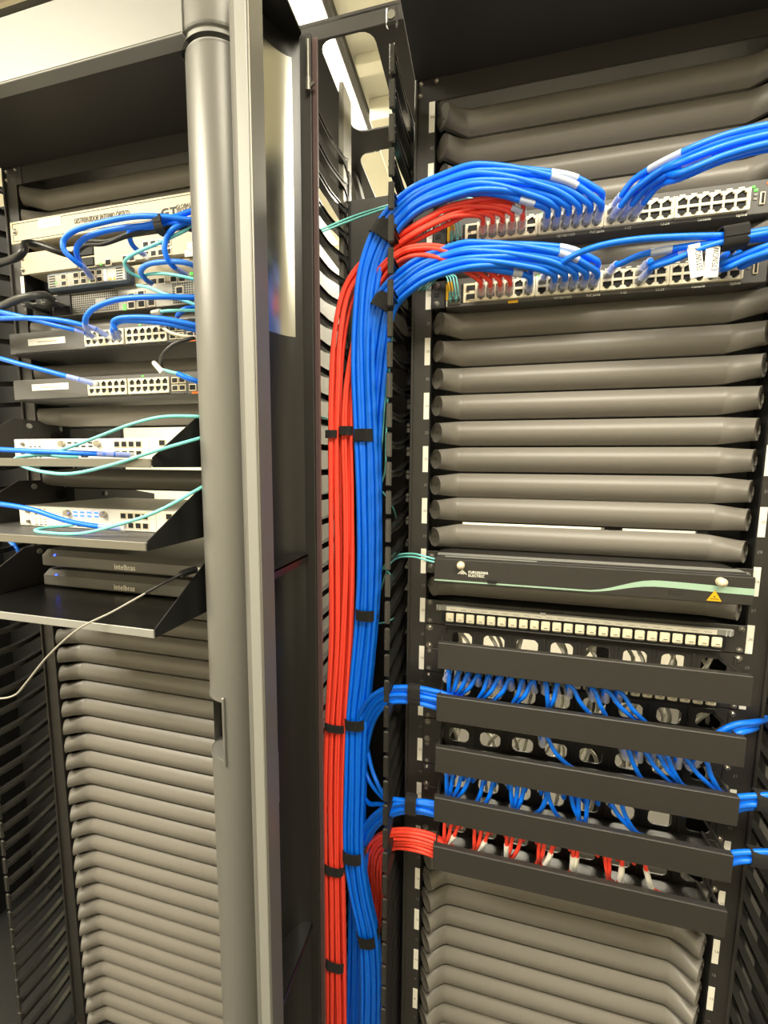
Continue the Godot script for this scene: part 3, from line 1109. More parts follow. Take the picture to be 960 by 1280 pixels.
func distributor() -> void:
	var y0 := uy(17) + 0.0025
	var y1 := uy(16) - 0.0025
	var t := thing("optical_distributor", "black optical distributor drawer with pale green wave stripe and yellow warning triangle", "fibre distributor", Vector3(0, y0, 0))
	var st := S()
	box2(st, Vector3(-0.221, y0, 0.052), Vector3(0.214, y1, 0.06), 0.001)
	wpart("front_flap", st, M.powder_black, t)
	st = S()
	box2(st, Vector3(-0.219, y0, -0.2), Vector3(0.213, y1 + 0.001, 0.05), 0.001)
	wpart("drawer_body", st, M.powder_black, t)
	st = S()
	box2(st, Vector3(-0.219, y1 + 0.0011, 0.02), Vector3(0.213, y1 + 0.0019, 0.036))
	box2(st, Vector3(-0.205, y1 + 0.0011, 0.044), Vector3(-0.065, y1 + 0.0018, 0.05))
	wpart("lid_edge", st, M.edge_grey, t)
	for s in [-1.0, 1.0]:
		st = S()
		box2(st, Vector3(s * 0.218, y0, 0.0005), Vector3(s * 0.2415, y1, 0.003), 0.0008)
		wpart("ear", st, M.powder_black, t)
		for k in [0.3, 0.76]:
			screw(t, Vector3(s * 0.233, lerpf(y0, y1, k), 0.003), 0.0042, "screw", "nickel_grey")
	# pale wave: thin along the lower edge, swelling to a band
	st = S()
	var o := PackedVector2Array()
	var low := []
	for k in 33:
		var x := -0.2205 + 0.434 * k / 32.0
		var s := smoothstep(0.0, 0.09, x - 0.005)
		var yc := lerpf(y0 + 0.0045, y0 + 0.0222, s) - 0.003 * smoothstep(0.0, 1.0, (x - 0.1) / 0.12)
		var hh := lerpf(0.0011, 0.0045, s)
		o.append(Vector2(x, yc - hh))
		low.append(Vector2(x, yc + hh))
	for k in range(32, -1, -1):
		o.append(low[k])
	prism(st, o, 0.0601, 0.0606)
	wpart("wave_stripe", st, M.pale_green, t)
	for x in [-0.179, 0.173]:
		st = S()
		cyl(st, Vector3(x, y0 + 0.031, 0.06), Vector3(x, y0 + 0.031, 0.067), 0.0062, 0.006, 20)
		dome(st, Vector3(x, y0 + 0.031, 0.067), Vector3(0, 0, 1), 0.006, 0.0015, 20)
		wpart("knob", st, M.bone, t)
	st = S()
	prism(st, PackedVector2Array([Vector2(0.1585, y0 + 0.003), Vector2(0.1765, y0 + 0.003), Vector2(0.1675, y0 + 0.0185)]), 0.0601, 0.0607)
	var w := wpart("warning_triangle", st, M.yellow, t)
	st = S()
	cyl(st, Vector3(0.1675, y0 + 0.0092, 0.0607), Vector3(0.1675, y0 + 0.0092, 0.0609), 0.0011, 0.0011, 8)
	box2(st, Vector3(0.1625, y0 + 0.0056, 0.0607), Vector3(0.1725, y0 + 0.0064, 0.0609))
	wpart("warning_mark", st, M.ink, w)
	st = S()
	for k in 2:
		var a: float = 0.0075 if k == 0 else 0.0035
		var q := Vector2(-0.1765, y0 + 0.0165)
		prism(st, PackedVector2Array([q + Vector2(-a, 0), q + Vector2(-a + 0.0022, 0), q + Vector2(0, a * 0.62), q + Vector2(a - 0.0022, 0), q + Vector2(a, 0), q + Vector2(0, a * 0.8 + 0.0012)]), 0.0601, 0.0605)
	wpart("triangle_emblem", st, M.white_ink, t)
	words("lettering", "FURUKAWA", Vector3(-0.1675, y0 + 0.0205, 0.0603) - t.position, 0.0042, M.white_ink, t, Basis(), true, 1.0)
	words("lettering", "ELECTRIC", Vector3(-0.1675, y0 + 0.0152, 0.0603) - t.position, 0.0042, M.white_ink, t, Basis(), true, 1.0)
	st = S()
	box2(st, Vector3(-0.1375, y0 + 0.005, 0.06), Vector3(-0.124, y0 + 0.011, 0.0625), 0.0006)
	wpart("latch", st, M.deep_black, t)
	st = S()
	for k in [[0.1115, 0.1285, 0.0125], [0.1115, 0.1285, 0.0085]]:
		box2(st, Vector3(k[0], y0 + k[2], 0.0601), Vector3(k[1], y0 + k[2] + 0.0007, 0.0604))
	for x in [0.1115, 0.1278]:
		box2(st, Vector3(x, y0 + 0.0085, 0.0601), Vector3(x + 0.0007, y0 + 0.0132, 0.0604))
	wpart("printed_box", st, M.ink, t)

func jack_mesh() -> void:
	if shared.has("jack"):
		return
	var st := S()
	bx(st, Vector3(0, 0.0008, 0.002), Vector3(0.0135, 0.0155, 0.004), 0.0014)
	bx(st, Vector3(0, 0.0005, 0.0042), Vector3(0.011, 0.011, 0.0016), 0.0007)
	var mesh := st.commit()
	st = S()
	bx(st, Vector3(0, -0.0015, 0.0051), Vector3(0.0055, 0.0012, 0.0004))
	bx(st, Vector3(0, -0.0062, 0.0051), Vector3(0.008, 0.0009, 0.0006))
	st.commit(mesh)
	mesh.surface_set_material(0, M.cream_port)
	mesh.surface_set_material(1, M.nickel_grey)
	shared["jack"] = mesh

func patch_panels() -> void:
	jack_mesh()
	var names := ["black patch panel with an open row of white jacks under a clear label strip", "black patch panel behind the highest cable-manager cover", "black patch panel behind the second-highest cable-manager cover", "black patch panel behind the middle cable-manager cover", "black patch panel with red cords, behind the fourth cable-manager cover from the top"]
	for k in 5:
		var i: float = 18 + 2 * k
		var y0 := uy(i + 1) + 0.0006
		var y1 := uy(i) - 0.0006
		var t := thing("patch_bay", names[k], "patch panel", Vector3(0, y0, 0))
		var st := S()
		box2(st, Vector3(-0.2415, y0, 0.0005), Vector3(0.2415, y1, 0.003), 0.0008)
		wpart("face_plate", st, M.powder_black, t)
		if k == 0:
			st = S()
			box2(st, Vector3(-0.222, y0 + 0.004, -0.07), Vector3(0.222, y1 - 0.0005, 0.0))
			wpart("rear_tray", st, M.deep_black, t)
		st = S()
		var yc := uy(i + 0.5) - 0.0055 + (0.0 if k == 0 else -0.004)
		var ring := rounded(-0.212, yc - 0.0115, 0.213, yc + 0.0105, 0.006)
		prism(st, ring, 0.003, 0.0085)
		wpart("jack_frame", st, M.deep_black, t)
		st = S()
		box2(st, Vector3(-0.206, yc - 0.0128, 0.003), Vector3(0.207, yc - 0.0112, 0.0125), 0.0006)
		wpart("lower_lip", st, M.powder_black, t)
		for c in 24:
			var o := MeshInstance3D.new()
			o.name = "jack"
			o.mesh = shared["jack"]
			o.position = Vector3(-0.198 + 0.01731 * c, yc, 0.0085) - t.position
			t.add_child(o, true)
		if k == 0:
			st = S()
			box2(st, Vector3(-0.2215, yc + 0.0105, 0.003), Vector3(0.2225, yc + 0.0212, 0.0088), 0.0015)
			wpart("strip_holder", st, M.edge_grey, t)
			st = S()
			box2(st, Vector3(-0.2045, yc + 0.0118, 0.0088), Vector3(0.2, yc + 0.0195, 0.0098), 0.0004)
			var ls := wpart("label_strip", st, M.label_white, t)
			st = S()
			for c in 23:
				box2(st, Vector3(-0.1975 + 0.01731 * c, yc + 0.0148, 0.0098), Vector3(-0.188 + 0.01731 * c, yc + 0.0155, 0.01))
			wpart("label_print", st, M.grey_jacket, ls).set_meta("kind", "stuff")
			for x in [-0.2215, 0.211]:
				st = S()
				for z in [0.0, 0.005]:
					box2(st, Vector3(x + z, yc + 0.0105, 0.0088), Vector3(x + 0.0015 + z, yc + 0.021, 0.0105), 0.0003)
				wpart("cover_end", st, M.clear_plug, t)
			st = S()
			box2(st, Vector3(-0.0515, yc + 0.0185, 0.0099), Vector3(-0.043, yc + 0.023, 0.011), 0.0003)
			wpart("clip", st, M.clear_plug, t)
		for s in [-1.0, 1.0]:
			for z in [0.12, 0.88]:
				screw(t, Vector3(s * 0.2335, lerpf(y0, y1, z), 0.003), 0.0036, "screw", "nickel_grey")

func horizontal_managers() -> void:
	var names := ["highest black cover bar, over the row with no cords", "second black cover bar from the top, blue cords dropping behind its upper edge", "middle black cover bar of the five, a few blue cords above it", "fourth black cover bar from the top, many blue cords looping above it", "lowest black cover bar of the five, red cords looping above it"]
	for k in 5:
		var i: float = 19 + 2 * k
		var y0 := uy(i + 1)
		var y1 := uy(i)
		var t := thing("horizontal_cable_manager", names[k], "cable manager", Vector3(0, y0, 0))
		var holes := []
		for c in 8:
			var x := -0.177 + 0.0543 * c
			holes.append([x - 0.0175, y0 + 0.008, x + 0.0175, y1 - 0.0115, 0.0085])
		var st := S()
		pierced(st, -0.2415, y0 + 0.0005, 0.2415, y1 - 0.0005, holes, 0.0005, 0.003)
		wpart("back_plate", st, M.powder_black, t)
		# arms hold the cover in front of the plate
		for x in [-0.207, 0.2095]:
			st = S()
			box2(st, Vector3(x - 0.0012, y0 + 0.004, 0.003), Vector3(x + 0.0012, y0 + 0.0125, 0.077), 0.0004)
			box2(st, Vector3(x - 0.0012, y1 - 0.0125, 0.003), Vector3(x + 0.0012, y1 - 0.006, 0.077), 0.0004)
			wpart("arm", st, M.powder_black, t)
		st = S()
		box2(st, Vector3(-0.2075, y0 + 0.0006, 0.003), Vector3(0.2105, y0 + 0.0018, 0.05), 0.0004)
		wpart("floor_lip", st, M.powder_black, t)
		for x in 9:
			st = S()
			box2(st, Vector3(-0.2045 + 0.0543 * x - 0.002, y0 + 0.004, 0.003), Vector3(-0.2045 + 0.0543 * x + 0.002, y1 - 0.005, 0.0045), 0.0004)
			wpart("embossed_rib", st, M.powder_black, t)
		st = S()
		box2(st, Vector3(-0.2105, y0 + 0.0006, 0.0765), Vector3(0.2135, y1 - 0.0006, 0.079), 0.0009)
		box2(st, Vector3(-0.2105, y0 + 0.0006, 0.069), Vector3(0.2135, y0 + 0.0025, 0.0775), 0.0005)
		box2(st, Vector3(-0.2105, y1 - 0.0025, 0.069), Vector3(0.2135, y1 - 0.0006, 0.0775), 0.0005)
		wpart("cover_bar", st, M.powder_black, t)
		for s in [-1.0, 1.0]:
			for z in [0.1, 0.84]:
				screw(t, Vector3(s * 0.2335, lerpf(y0, y1, z), 0.003), 0.0044)
		# pale trunk cables dropping past the slots
		var rng := RandomNumberGenerator.new()
		rng.seed = 40 + k
		for c in 8:
			if k >= 3 and c > 4:
				continue
			var many: int = [2, 4, 3, 2, 1][k]
			for j in many:
				var x := -0.177 + 0.0543 * c + rng.randf_range(-0.013, 0.013)
				var lean := rng.randf_range(-0.02, 0.02)
				var zz := -0.012 - 0.009 * j
				var cs := S()
				tube(cs, spline([Vector3(x - lean, y1 + 0.03, zz - 0.012), Vector3(x - lean * 0.4, y1 - 0.012, zz), Vector3(x + lean * 0.5, y0 + 0.012, zz), Vector3(x + lean, y0 - 0.02, zz - 0.02)], 3), 0.0031, 7)
				var cc := part("trunk_cable", cs.commit(), M.white_jacket, self)
				cc.name = numbered("trunk_cable")
				var bar: String = ["highest", "second", "middle", "fourth", "lowest"][k]
				tag(cc, "pale trunk cable, %s strand, %s slot from the cable bundle, above the %s cover bar" % [["front", "second", "third", "rear"][j], NTH[c], bar], "cable", "pale trunk cables above the %s cover bar" % bar)

# ---------------------------------------------------------------- gear in the shelf rack
func ear_screws(t: Node3D, y0: float, y1: float, z: float) -> void:
	for s in [-1.0, 1.0]:
		for k in [0.25, 0.75]:
			screw(t, Vector3(LC + s * 0.2335, lerpf(y0, y1, k), z), 0.0042)

func dark_port(parent: Node3D, at: Vector3, w := 0.012, h := 0.0095, called := "port_slot") -> void:
	var st := S()
	bx(st, at, Vector3(w, h, 0.0016), 0.0005)
	var o := wpart(called, st, M.bone, parent)
	st = S()
	bx(st, at + Vector3(0, 0, 0.0006), Vector3(w * 0.76, h * 0.7, 0.0012))
	wpart("opening", st, M.hole_black, o)

func shelf_rack_devices() -> void:
	var st: SurfaceTool
	# optical tray
	var y0 := uy(2.83)
	var y1 := uy(1.87)
	var t := thing("optical_tray", "beige optical distribution tray with dark outlined lid and printed lettering", "fibre distributor", Vector3(LC, y0, 0))
	st = S()
	box2(st, Vector3(-1.1025, y0, 0.016), Vector3(-0.6195, y1, 0.0195), 0.0012)
	wpart("front_plate", st, M.beige_metal, t)
	st = S()
	box2(st, Vector3(-1.083, y0 + 0.001, -0.25), Vector3(-0.639, y1 - 0.001, 0.016), 0.001)
	wpart("tray_body", st, M.beige_card, t)
	st = S()
	for yy in [y0 + 0.0045, y1 - 0.0055]:
		box2(st, Vector3(-1.096, yy, 0.0194), Vector3(-0.626, yy + 0.0011, 0.0198))
	for xx in [-1.096, -0.627]:
		box2(st, Vector3(xx, y0 + 0.0045, 0.0194), Vector3(xx + 0.0011, y1 - 0.0045, 0.0198))
	wpart("lid_outline", st, M.ink, t)
	st = S()
	bx(st, Vector3(-0.9987, 1.9534, 0.0199), Vector3(0.057, 0.017, 0.0006))
	var lb := wpart("paper_label", st, M.label_white, t)
	st = S()
	bx(st, Vector3(-1.0002, 1.9534, 0.0203), Vector3(0.03, 0.002, 0.0003))
	wpart("label_print", st, M.grey_jacket, lb)
	words("lettering", "DISTRIBUIDOR INTERNO ÓPTICO", Vector3(-0.9376, 1.9482, 0.0199) - t.position, 0.0088, M.ink, t, Basis(), false, 0.74)
	words("logo", "GT", Vector3(-0.7406, 1.937, 0.0199) - t.position, 0.0165, M.ink, t, Basis(), true, 1.25)
	words("lettering", "GLOBAL", Vector3(-0.7067, 1.9442, 0.0199) - t.position, 0.0065, M.ink, t)
	words("lettering", "TECHNO", Vector3(-0.7071, 1.9368, 0.0199) - t.position, 0.0065, M.ink, t)
	screw(t, Vector3(-1.09, 1.9472, 0.0197), 0.0055)
	screw(t, Vector3(-0.633, (y0 + y1) * 0.5, 0.0197), 0.0055)

	# modular router
	y0 = uy(4.05)
	y1 = uy(3.06)
	t = thing("modular_router", "beige modular router with a card of network ports, under the optical tray", "router", Vector3(LC, y0, 0))
	st = S()
	box2(st, Vector3(-1.083, y0, -0.3), Vector3(-0.639, y1, 0.003), 0.001)
	wpart("chassis", st, M.beige_metal, t)
	st = S()
	box2(st, Vector3(-1.1, y0 + 0.001, 0.003), Vector3(Vector3(-0.9548, 1.8784, 0.006).x, y1 - 0.001, 0.006), 0.001)
	wpart("cover_plate", st, M.beige_card, t)
	ear_screws(t, y0, y1, 0.006)
	for k in 2:
		st = S()
		var x: float = Vector3(-0.933, 1.8762, 0.006).x
		box2(st, Vector3(x - 0.019, y0 + 0.003 + 0.02 * k, 0.002), Vector3(x + 0.019, y0 + 0.019 + 0.02 * k, 0.0055), 0.0008)
		wpart("ejector_slot", st, M.hole_black, t)
	st = S()
	box2(st, Vector3(Vector3(-0.9108, 1.8815, 0.006).x, y0 + 0.001, 0.003), Vector3(Vector3(-0.7388, 1.8779, 0.006).x, y1 - 0.001, 0.0062), 0.001)
	var card := wpart("port_card", st, M.beige_card, t)
	st = S()
	box2(st, Vector3(Vector3(-0.7371, 1.8777, 0.006).x, y0 + 0.001, 0.003), Vector3(-0.6195, y1 - 0.001, 0.006), 0.001)
	var bl := wpart("blank_card", st, M.beige_card, t)
	st = S()
	bx(st, Vector3(-0.6818, 1.8827, 0.0063), Vector3(0.03, 0.014, 0.0006))
	bx(st, Vector3(-0.6858, 1.8707, 0.0063), Vector3(0.035, 0.012, 0.0006))
	wpart("paper_label", st, M.label_white, bl)
	for q in [Vector3(-0.8769, 1.8733, 0.0066), Vector3(-0.8359, 1.8757, 0.0066), Vector3(-0.821, 1.8756, 0.0066)]:
		dark_port(card, q, 0.015, 0.0135)
	for k in 4:
		for row in 2:
			dark_port(card, Vector3(-0.7876, 1.8785, 0.0066) + Vector3(0.0165 * k, 0.0175 * row, 0), 0.014, 0.0125)
	st = S()
	bx(st, Vector3(-0.8953, 1.8722, 0.0066), Vector3(0.003, 0.004, 0.001))
	wpart("status_light", st, M.led_green, card)

	# slim port module behind the small fibre switch
	y0 = uy(5.0)
	y1 = uy(4.15)
	t = thing("port_module", "slim beige port module between the modular router and the perforated server", "network module", Vector3(LC, y0, 0))
	st = S()
	box2(st, Vector3(-0.875, y0, -0.3), Vector3(-0.62, y1, 0.001), 0.001)
	wpart("chassis", st, M.beige_metal, t)
	for q in [Vector3(-0.7781, 1.8307, 0.0015), Vector3(-0.7608, 1.8305, 0.0015), Vector3(-0.7338, 1.8309, 0.0015), Vector3(-0.7144, 1.8298, 0.0015)]:
		dark_port(t, q, 0.016, 0.0125)
	st = S()
	bx(st, Vector3(-0.6943, 1.837, 0.002), Vector3(0.005, 0.004, 0.001))
	wpart("status_light", st, M.led_green, t)

	# small fibre switch standing on the server
	y0 = 1.8282
	y1 = 1.862
	t = thing("fibre_switch", "small slate-framed fibre switch with two yellow warning triangles standing on the perforated server", "network switch", Vector3(-0.92, y0, 0))
	st = S()
	box2(st, Vector3(-1.022, y0, -0.11), Vector3(-0.822, y1, 0.017), 0.004)
	wpart("case", st, M.slate_frame, t)
	st = S()
	box2(st, Vector3(-1.016, y0 + 0.005, 0.0165), Vector3(-0.829, y1 - 0.005, 0.0174), 0.0003)
	var face := wpart("face_plate", st, M.nickel_grey, t)
	for k in 5:
		for x in [-1.006, -0.8415]:
			st = S()
			bx(st, Vector3(x, y0 + 0.0075 + 0.0047 * k, 0.0175), Vector3(0.015, 0.0019, 0.0006))
			wpart("vent_slot", st, M.hole_black, face)
	for q in [[-0.976, 0], [-0.976, 1], [-0.945, 0], [-0.945, 1], [-0.927, 0], [-0.927, 1], [-0.905, 0], [-0.905, 1], [-0.888, 0], [-0.888, 1]]:
		dark_port(face, Vector3(q[0], y0 + 0.0105 + 0.0125 * q[1], 0.0176), 0.0145, 0.011)
	st = S()
	bx(st, Vector3(-0.875, y0 + 0.0167, 0.0176), Vector3(0.008, 0.022, 0.0006))
	wpart("paper_label", st, M.label_white, face)
	for x in [-0.8635, -0.854]:
		st = S()
		prism(st, PackedVector2Array([Vector2(x - 0.0038, y0 + 0.0065), Vector2(x + 0.0038, y0 + 0.0065), Vector2(x, y0 + 0.0125)]), 0.0174, 0.0179)
		wpart("warning_triangle", st, M.yellow, face)
	for q in [[-0.9965, 0.0135], [-0.892, 0.0195], [-0.912, 0.008]]:
		st = S()
		bx(st, Vector3(q[0], y0 + q[1], 0.0177), Vector3(0.003, 0.0025, 0.001))
		wpart("status_light", st, M.led_green, face)

	# perforated server
	y0 = uy(6.0)
	y1 = uy(5.02)
	t = thing("rack_server", "grey rack server with perforated front and two black power-supply handles", "server", Vector3(LC, y0, 0))
	st = S()
	box2(st, Vector3(-1.083, y0, -0.45), Vector3(-0.639, y1, 0.002), 0.001)
	wpart("chassis", st, M.nickel_grey, t)
	st = S()
	for c in 70:
		for r in 9:
			var x := -0.995 + 0.0052 * c
			if (x > -0.86 and x < -0.735) or x > -0.632:
				continue
			bx(st, Vector3(x, y0 + 0.0045 + 0.0042 * r, 0.0021), Vector3(0.0033, 0.0027, 0.0005))
	wpart("vent_hole", st, M.hole_black, t).set_meta("kind", "stuff")
	for k in 2:
		var x := -1.055 + 0.052 * k
		st = S()
		box2(st, Vector3(x - 0.024, y0 + 0.002, 0.002), Vector3(x + 0.024, y1 - 0.003, 0.005), 0.001)
		var ps := wpart("power_supply", st, M.deep_black, t)
		st = S()
		tube(st, spline([Vector3(x - 0.018, y0 + 0.034, 0.004), Vector3(x - 0.014, y0 + 0.03, 0.034), Vector3(x + 0.012, y0 + 0.012, 0.038), Vector3(x + 0.018, y0 + 0.008, 0.004)], 5), 0.0035, 8)
		wpart("handle", st, M.deep_black, ps)
		st = S()
		box2(st, Vector3(x - 0.02, y0 + 0.02, 0.005), Vector3(x - 0.017, y1 - 0.004, 0.03), 0.0006)
		box2(st, Vector3(x - 0.02, y0 + 0.017, 0.005), Vector3(x + 0.02, y0 + 0.02, 0.03), 0.0006)
		wpart("bracket", st, M.edge_grey, ps)
	for q in [Vector3(-0.8309, 1.807, 0.0024), Vector3(-0.832, 1.7914, 0.0024), Vector3(-0.8082, 1.8095, 0.0024), Vector3(-0.8084, 1.7917, 0.0024), Vector3(-0.7851, 1.7928, 0.0024), Vector3(-0.7209, 1.8092, 0.0024)]:
		dark_port(t, q, 0.0175, 0.0155)
	st = S()
	bx(st, Vector3(-0.8492, 1.789, 0.0025), Vector3(0.006, 0.011, 0.001))
	wpart("status_light", st, M.led_green, t)
	st = S()
	bx(st, Vector3(-0.9058, 1.8011, 0.0024), Vector3(0.024, 0.018, 0.0006))
	wpart("paper_label", st, M.edge_grey, t)

	# two 24-port switches
	for k in 2:
		var i: float = [6.9, 8.97][k]
		y0 = uy(i + 0.93)
		y1 = uy(i)
		t = thing("network_switch", ["upper 24-port grey switch with white label strip and several plugged blue cables", "lower 24-port grey switch with white label strip and one plugged blue cable"][k], "network switch", Vector3(LC, y0, 0))
		st = S()
		box2(st, Vector3(-1.1025, y0, -0.22), Vector3(-0.6195, y1, 0.0395), 0.002)
		wpart("chassis", st, M.switch_grey, t)
		st = S()
		bx(st, (Vector3(-1.0044, 1.7234, 0.0399) if k == 0 else Vector3(-1.0042, 1.635, 0.0399)), Vector3(0.094, 0.0125, 0.0006), 0.0, Basis(Vector3(0, 0, 1), 0.005))
		lb = wpart("paper_label", st, M.label_white, t)
		st = S()
		bx(st, (Vector3(-1.0018, 1.7231, 0.0403) if k == 0 else Vector3(-1.0027, 1.6349, 0.0403)), Vector3(0.05, 0.002, 0.0003))
		wpart("label_print", st, M.beige_card, lb)
		for g in 2:
			var x0: float = [-0.899, -0.8035][g]
			for c in 6:
				for r in 2:
					port(t, Vector3(x0 + 0.0148 * c, y0 + 0.0122 + 0.0137 * r, 0.0405), r == 1)
			st = S()
			box2(st, Vector3(x0 - 0.0085, y0 + 0.0045, 0.0396), Vector3(x0 + 0.0825, y0 + 0.0057, 0.0425), 0.0003)
			for xx in [x0 - 0.0085, x0 + 0.0812]:
				box2(st, Vector3(xx, y0 + 0.0045, 0.0396), Vector3(xx + 0.0013, y0 + 0.0328, 0.0425), 0.0003)
			wpart("port_bezel", st, M.cream_port, t)
		for c in 2:
			for r in 2:
				dark_port(t, Vector3(-0.7085 + 0.0158 * c, y0 + 0.0122 + 0.0137 * r, 0.0404), 0.0145, 0.0115)
		dark_port(t, Vector3(-0.671, y0 + 0.012, 0.0404), 0.0155, 0.0125)
		st = S()
		bx(st, Vector3(-0.664, y0 + 0.0025, 0.0398), Vector3(0.02, 0.004, 0.0012), 0.0004)
		wpart("orange_tab", st, M.orange, t)
		st = S()
		for c in 78:
			bx(st, Vector3(-1.085 + 0.0052 * c, y0 + 0.0016, 0.0394), Vector3(0.0026, 0.0022, 0.0012))
		wpart("vent_hole", st, M.hole_black, t).set_meta("kind", "stuff")
		st = S()
		bx(st, Vector3(-0.78, y1 - 0.0045, 0.0397), Vector3(0.004, 0.0018, 0.001))
		wpart("status_light", st, M.led_green, t)

	# cantilever shelves
	var trays := [1.489, 1.3625, 1.2225]
	for k in 3:
		var ty: float = trays[k]
		var zf: float = [0.178, 0.196, 0.19][k]
		t = thing("cantilever_shelf", ["uppermost cantilever shelf with triangular black side plates under a white appliance", "middle cantilever shelf with triangular black side plates, under a white appliance with blue indicator lights", "lowest cantilever shelf with glossy black tray carrying two dark recorders"][k], "shelf", Vector3(LC, ty, 0))
		st = S()
		box2(st, Vector3(-1.083, ty - 0.002, -0.3), Vector3(-0.6415, ty, zf), 0.0006)
		wpart("tray", st, M.tray_black if k == 2 else M.switch_grey, t)
		st = S()
		box2(st, Vector3(-1.083, ty - 0.0125, zf - 0.0015), Vector3(-0.6425, ty + 0.0012, zf + 0.001), 0.0008)
		wpart("front_lip", st, M.edge_grey if k == 2 else M.nickel_grey, t)
		for s in [-1.0, 1.0]:
			var x: float = -0.642 if s > 0 else -1.0825
			st = S()
			var o := PackedVector2Array([Vector2(zf - 0.002, ty - 0.012), Vector2(zf - 0.002, ty + 0.003), Vector2(0.06, ty + 0.083), Vector2(-0.06, ty + 0.083), Vector2(-0.3, ty + 0.035), Vector2(-0.3, ty - 0.012)])
			prism(st, o, x - 0.0008, x + 0.0012, Transform3D(Basis(Vector3(0, 0, 1), Vector3(0, 1, 0), Vector3(1, 0, 0)), Vector3.ZERO))
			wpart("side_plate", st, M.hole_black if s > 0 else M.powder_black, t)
			st = S()
			var xe := Vector3(LC + s * 0.2415, 0, 0)
			box2(st, Vector3(minf(x, xe.x), ty - 0.005, 0.0005), Vector3(maxf(x, xe.x), ty + 0.08, 0.0025), 0.0006)
			wpart("ear", st, M.powder_black, t)
			if s < 0:
				for q in [[0.03, 0.07], [-0.04, 0.07], [-0.14, 0.045]]:
					st = S()
					cyl(st, Vector3(x + 0.0012, ty + q[1], q[0]), Vector3(x + 0.004, ty + q[1], q[0]), 0.006, 0.005, 12)
					wpart("rivet", st, M.edge_grey, t)
				st = S()
				cyl(st, Vector3(x + 0.001, ty + 0.05, -0.025), Vector3(x + 0.002, ty + 0.05, -0.025), 0.012, 0.012, 18)
				wpart("side_hole", st, M.hole_black, t)

	# white appliances on the two upper shelves
	for k in 2:
		var ty: float = trays[k]
		var zf: float = [0.095, 0.112][k]
		var xl: float = [-1.034, -1.012][k]
		t = thing("white_appliance", ["white network appliance with dark port row on the uppermost shelf", "white network appliance with blue-lit indicator slots on the middle shelf"][k], "network appliance", Vector3(-0.84, ty, 0))
		st = S()
		box2(st, Vector3(xl, ty + 0.0005, zf - 0.22), Vector3(xl + 0.37, ty + 0.0385, zf), 0.0015)
		wpart("case", st, M.white_box, t)
		var fx := xl + 0.012
		for q in [[0.012, 0.029], [0.012, 0.0095]]:
			st = S()
			cyl(st, Vector3(fx + q[0], ty + q[1], zf), Vector3(fx + q[0], ty + q[1], zf + 0.004), 0.0035, 0.003, 12)
			wpart("key_switch", st, M.nickel_grey, t)
			for c in 3:
				for r in 3:
					st = S()
					bx(st, Vector3(fx + 0.03 + 0.011 * c, ty + q[1] + 0.005 - 0.005 * r, zf + 0.0002), Vector3(0.005, 0.0016, 0.0006))
					wpart("indicator", st, M.beige_card if r < 2 else M.ink, t)
		for x in [0.108, 0.19]:
			st = S()
			cyl(st, Vector3(fx + x, ty + 0.029, zf), Vector3(fx + x, ty + 0.029, zf + 0.006), 0.006, 0.0055, 16)
			wpart("thumb_screw", st, M.steel, t)
		for c in 4:
			for r in 2:
				st = S()
				bx(st, Vector3(fx + 0.124 + 0.016 * c, ty + 0.031 - 0.0065 * r, zf + 0.0003), Vector3(0.009, 0.0028, 0.0008))
				wpart("indicator_slot", st, M.ink if k == 0 else M.led_blue, t)
		for c in 2:
			st = S()
			bx(st, Vector3(fx + 0.135 + 0.022 * c, ty + 0.0085, zf + 0.0003), Vector3(0.016, 0.0075, 0.0012))
			wpart("fibre_port", st, M.ink, t)
		for c in 4:
			for r in 2:
				dark_port(t, Vector3(fx + 0.232 + 0.0155 * c, ty + 0.0115 + 0.0165 * r, zf + 0.0003), 0.0135, 0.0125)
		for r in 2:
			dark_port(t, Vector3(fx + 0.328, ty + 0.0095 + 0.0205 * r, zf + 0.0003), 0.0145, 0.0125)
		st = S()
		for x in [0.095, 0.3]:
			box2(st, Vector3(fx + x, ty + 0.003, zf + 0.0001), Vector3(fx + x + 0.0006, ty + 0.036, zf + 0.0003))
		wpart("panel_seam", st, M.beige_card, t)

	# recorders on the lowest shelf
	for k in 2:
		var b: float = [1.2225, 1.2645][k]
		t = thing("video_recorder", ["dark grey video recorder lying directly on the lowest shelf", "dark grey video recorder stacked on top of another one, black plug before it"][k], "video recorder", Vector3(-0.847, b, 0))
		st = S()
		var o := PackedVector2Array([Vector2(-0.22, 0.003), Vector2(0.048, 0.003), Vector2(0.051, 0.006), Vector2(0.051, 0.0255), Vector2(0.0385, 0.036), Vector2(-0.22, 0.0365)])
		prism(st, o, -0.199, 0.199, Transform3D(Basis(Vector3(0, 0, 1), Vector3(0, 1, 0), Vector3(1, 0, 0)), Vector3(-0.847, b, 0)))
		wpart("case", st, M.recorder_grey, t)
		for x in [-0.17, 0.17]:
			for z in [-0.18, 0.02]:
				st = S()
				cyl(st, Vector3(-0.847 + x, b, z), Vector3(-0.847 + x, b + 0.003, z), 0.008, 0.009)
				wpart("foot", st, M.deep_black, t)
		words("lettering", "intelbras", (Vector3(-0.866, b + 0.0125, 0.0512) if k == 0 else Vector3(-0.862, b + 0.0125, 0.0512)) - t.position, 0.0105, M.white_box, t, Basis(), true, 0.85)
		st = S()
		bx(st, Vector3(-0.66 if k == 1 else -0.664, b + 0.021, 0.0513), Vector3(0.026, 0.007, 0.0006))
		wpart("paper_label", st, M.label_white, t)
		st = S()
		bx(st, Vector3(-1.014, b + 0.027, 0.0495), Vector3(0.004, 0.003, 0.004), 0.001)
		wpart("power_led", st, M.led_blue, t)
